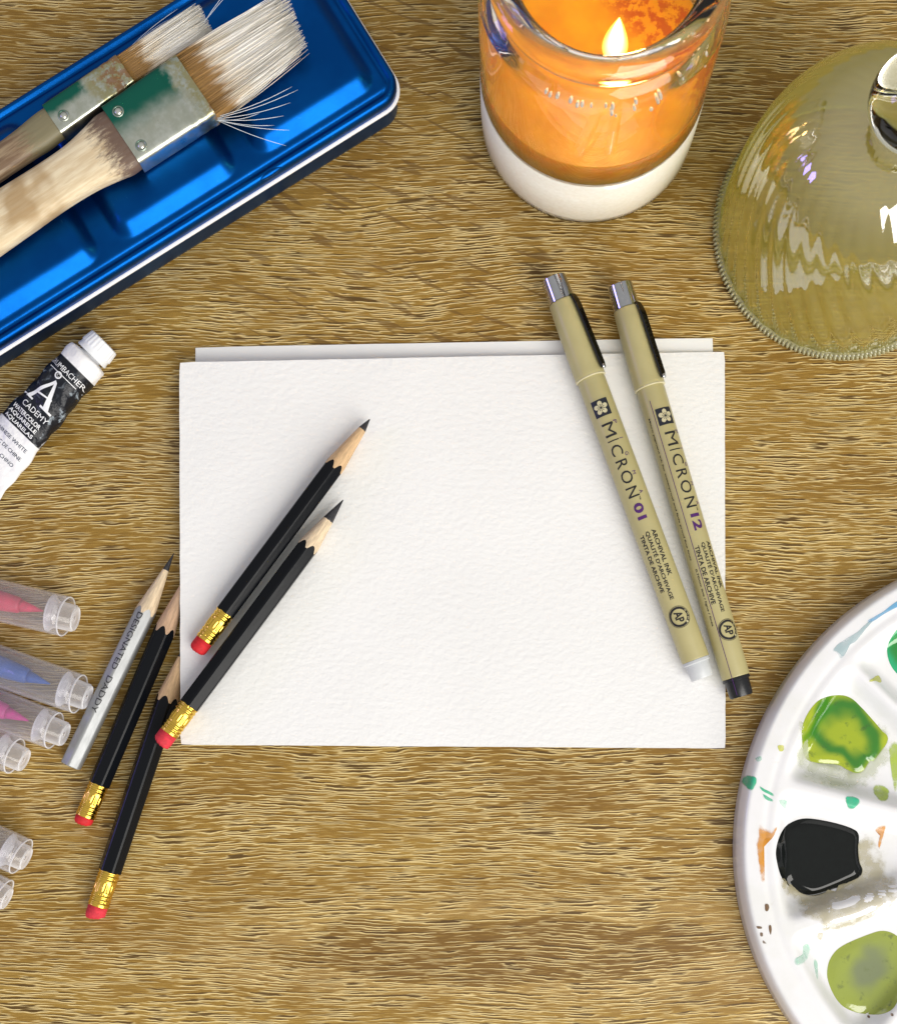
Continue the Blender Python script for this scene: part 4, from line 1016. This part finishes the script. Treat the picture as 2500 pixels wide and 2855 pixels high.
    def wet(name, edge, ringc, centre, dirt, rough=0.08, coat=1.0, ring=(0.02, 0.34, 0.40, 0.80)):
        g = G(name); P = g.coord(); e = g.attr('inner'); n = g.noise(P, 0.075, 2, 0.5); n2 = g.noise(P, 0.24, 4, 0.65)
        e2 = g.add(e, g.mul(g.sub(n, 0.5), 1.1))
        c = g.mix(g.smooth(e2, ring[0], ring[1]), edge, ringc)
        c = g.mix(g.smooth(e2, ring[2], ring[3]), c, centre)
        c = g.mix(g.smooth(n2, 0.56, 0.72, 0.0, 0.75), c, dirt)
        return g.end(g.bsdf(Base_Color=c, Roughness=rough, Coat_Weight=coat, Coat_Roughness=0.03, Normal=g.bump(n2, 0.12, 0.5)))
    gp = blob('paint_pool', greenp, wet('wet green paint', (0.36, 0.44, 0.010), (0.030, 0.19, 0.006), (0.33, 0.42, 0.008), (0.035, 0.11, 0.012)), t, 0.05, 0.55); gp['label'] = 'yellow green pool of wet paint'
    bp_ = blob('paint_pool', blackp, plain('wet black paint', (0.003, 0.0045, 0.004), 0.05, var=0.2, rvar=0.3, Specular_IOR_Level=0.42), t, 0.05, 1.5, 12, meniscus=0.20); bp_['label'] = 'glossy black pool of paint'
    op = blob('paint_pool', olivep, wet('wet olive paint', (0.30, 0.36, 0.05), (0.30, 0.36, 0.06), (0.20, 0.235, 0.115), (0.13, 0.16, 0.05), ring=(0.02, 0.2, 0.18, 0.72)), t, 0.05, 0.5); op['label'] = 'murky olive green pool of paint'
    tp = blob('paint_pool', tealp, wet('wet emerald paint', (0.01, 0.40, 0.17), (0.01, 0.24, 0.03), (0.02, 0.22, 0.02), (0.01, 0.14, 0.03)), t, 0.05, 0.6); tp['label'] = 'emerald green pool of paint at the palette side'
    def stain(name, c, dens):
        g = G(name); P = g.coord(); e = g.attr('inner'); n = g.noise(P, 0.26, 3, 0.55)
        f_ = g.mul(g.smooth(g.add(e, g.mul(g.sub(n, 0.5), 0.5)), 0.0, 0.28), g.smooth(n, 0.2, 0.7, 0.45, 1.0))
        return g.end(g.mixs(g.mul(f_, dens), g.sh('BsdfTransparent', Color=(1, 1, 1)), g.bsdf(Base_Color=c, Roughness=0.3)))
    S7 = lambda l: cr(l, 3.149, 2030, 1600); S8 = lambda l: cr(l, 3.125, 2030, 2200)
    st_green = stain('dried emerald smear', (0.02, 0.50, 0.26), 0.9); st_mint = stain('mint film', (0.30, 0.66, 0.48), 0.45)
    st_or = stain('orange smear', (0.72, 0.30, 0.015), 0.85); st_tan = stain('tan wash', (0.50, 0.45, 0.28), 0.62); st_pale = stain('pale green wash', (0.60, 0.64, 0.46), 0.55)
    st_blue = stain('blue wash', (0.12, 0.42, 0.70), 0.75); st_teal = stain('grey teal wash', (0.36, 0.52, 0.55), 0.6); st_brown = stain('brown fleck', (0.16, 0.085, 0.03), 0.95)
    st_yel = stain('yellow fleck', (0.62, 0.64, 0.06), 0.85); st_lime = stain('lime fleck', (0.42, 0.56, 0.06), 0.85)
    items = [
        (st_pale, S7([(600, 1280), (560, 1450), (560, 1600), (640, 1760), (800, 1860), (1000, 1910), (1200, 1890), (1380, 1760), (1479, 1600), (1479, 1400), (1380, 1280), (1300, 1450), (1150, 1800), (900, 1720), (700, 1660), (610, 1480)])),
        (st_tan, S8([(400, 760), (440, 900), (560, 960), (620, 1100), (760, 1160), (800, 1260), (1000, 1240), (1250, 1160), (1420, 1040), (1500, 860), (1420, 620), (1300, 430), (1180, 420), (1190, 700), (1100, 830), (900, 910), (720, 950), (560, 890)])),
        (st_green, S7([(150, 1770), (135, 1840), (180, 1910), (225, 1870), (235, 1800), (190, 1770)])),
        (st_green, S7([(250, 1860), (300, 1890), (380, 1930), (385, 1960), (330, 1935), (270, 1900)])),
        (st_green, S7([(280, 1930), (330, 1955), (380, 1985), (375, 2005), (310, 1985)])),
        (st_mint, S7([(420, 1985), (480, 1975), (515, 2000), (510, 2070), (480, 2060), (440, 2030)])),
        (st_mint, S7([(225, 1620), (270, 1600), (280, 1640), (240, 1655)])),
        (st_green, S8([(1000, 70), (1060, 60), (1120, 85), (1125, 130), (1060, 180), (1010, 150)])),
        (st_or, S8([(245, 300), (300, 320), (370, 350), (425, 310), (380, 410), (300, 430), (280, 560), (290, 700), (300, 800), (265, 790), (245, 640), (225, 500), (240, 400)])),
        (st_or, S8([(1290, 350), (1360, 310), (1390, 340), (1360, 470), (1335, 540), (1325, 480), (1345, 400)])),
        (st_brown, S8([(300, 1000), (330, 995), (343, 1025), (330, 1060), (305, 1055)])),
        (st_brown, S8([(335, 1185), (355, 1180), (362, 1225), (352, 1265), (338, 1230)])),
        (st_brown, S8([(225, 1188), (275, 1192), (278, 1212), (240, 1212)])),
        (st_brown, S8([(260, 1245), (285, 1245), (285, 1278), (262, 1278)])),
        (st_brown, S8([(285, 1310), (318, 1340), (285, 1338)])),
        (st_yel, S7([(1205, 945), (1260, 915), (1340, 885), (1360, 935), (1330, 960), (1280, 945), (1220, 958)])),
        (st_yel, S7([(410, 1510), (470, 1505), (473, 1555), (430, 1565)])),
        (st_lime, S7([(1320, 1840), (1400, 1870), (1435, 1920), (1370, 2010), (1300, 1980), (1280, 1900)])),
        (st_lime, S7([(1430, 1500), (1500, 1460), (1560, 1600), (1500, 1900), (1465, 1860), (1440, 1650)])),
        (st_blue, S7([(1200, 420), (1320, 350), (1480, 230), (1600, 160), (1620, 200), (1480, 290), (1330, 375), (1230, 440)])),
        (st_teal, S7([(880, 690), (980, 590), (1100, 520), (1230, 410), (1270, 400), (1180, 500), (1110, 600), (1040, 640), (1000, 730), (960, 760), (930, 700)])),
        (st_mint, S8([(660, 1345), (720, 1350), (740, 1420), (690, 1500), (580, 1530), (560, 1470), (640, 1440)])),
        (st_mint, S8([(760, 1500), (795, 1520), (795, 1650), (770, 1660)])),
        (st_tan, S8([(770, 1250), (840, 1260), (830, 1330), (780, 1310)])),
        (st_brown, S8([(1225, 1985), (1245, 1985), (1245, 2005), (1228, 2005)])),
        (st_brown, S8([(1395, 1945), (1415, 1945), (1415, 1968), (1395, 1968)])),
    ]
    for i, (m, pts) in enumerate(items):
        blob('paint_stain', pts, m, t, 0.07 + 0.012 * (i % 4), 0.08 + 0.012 * (i % 4), 6, z=7.0)
build_palette()
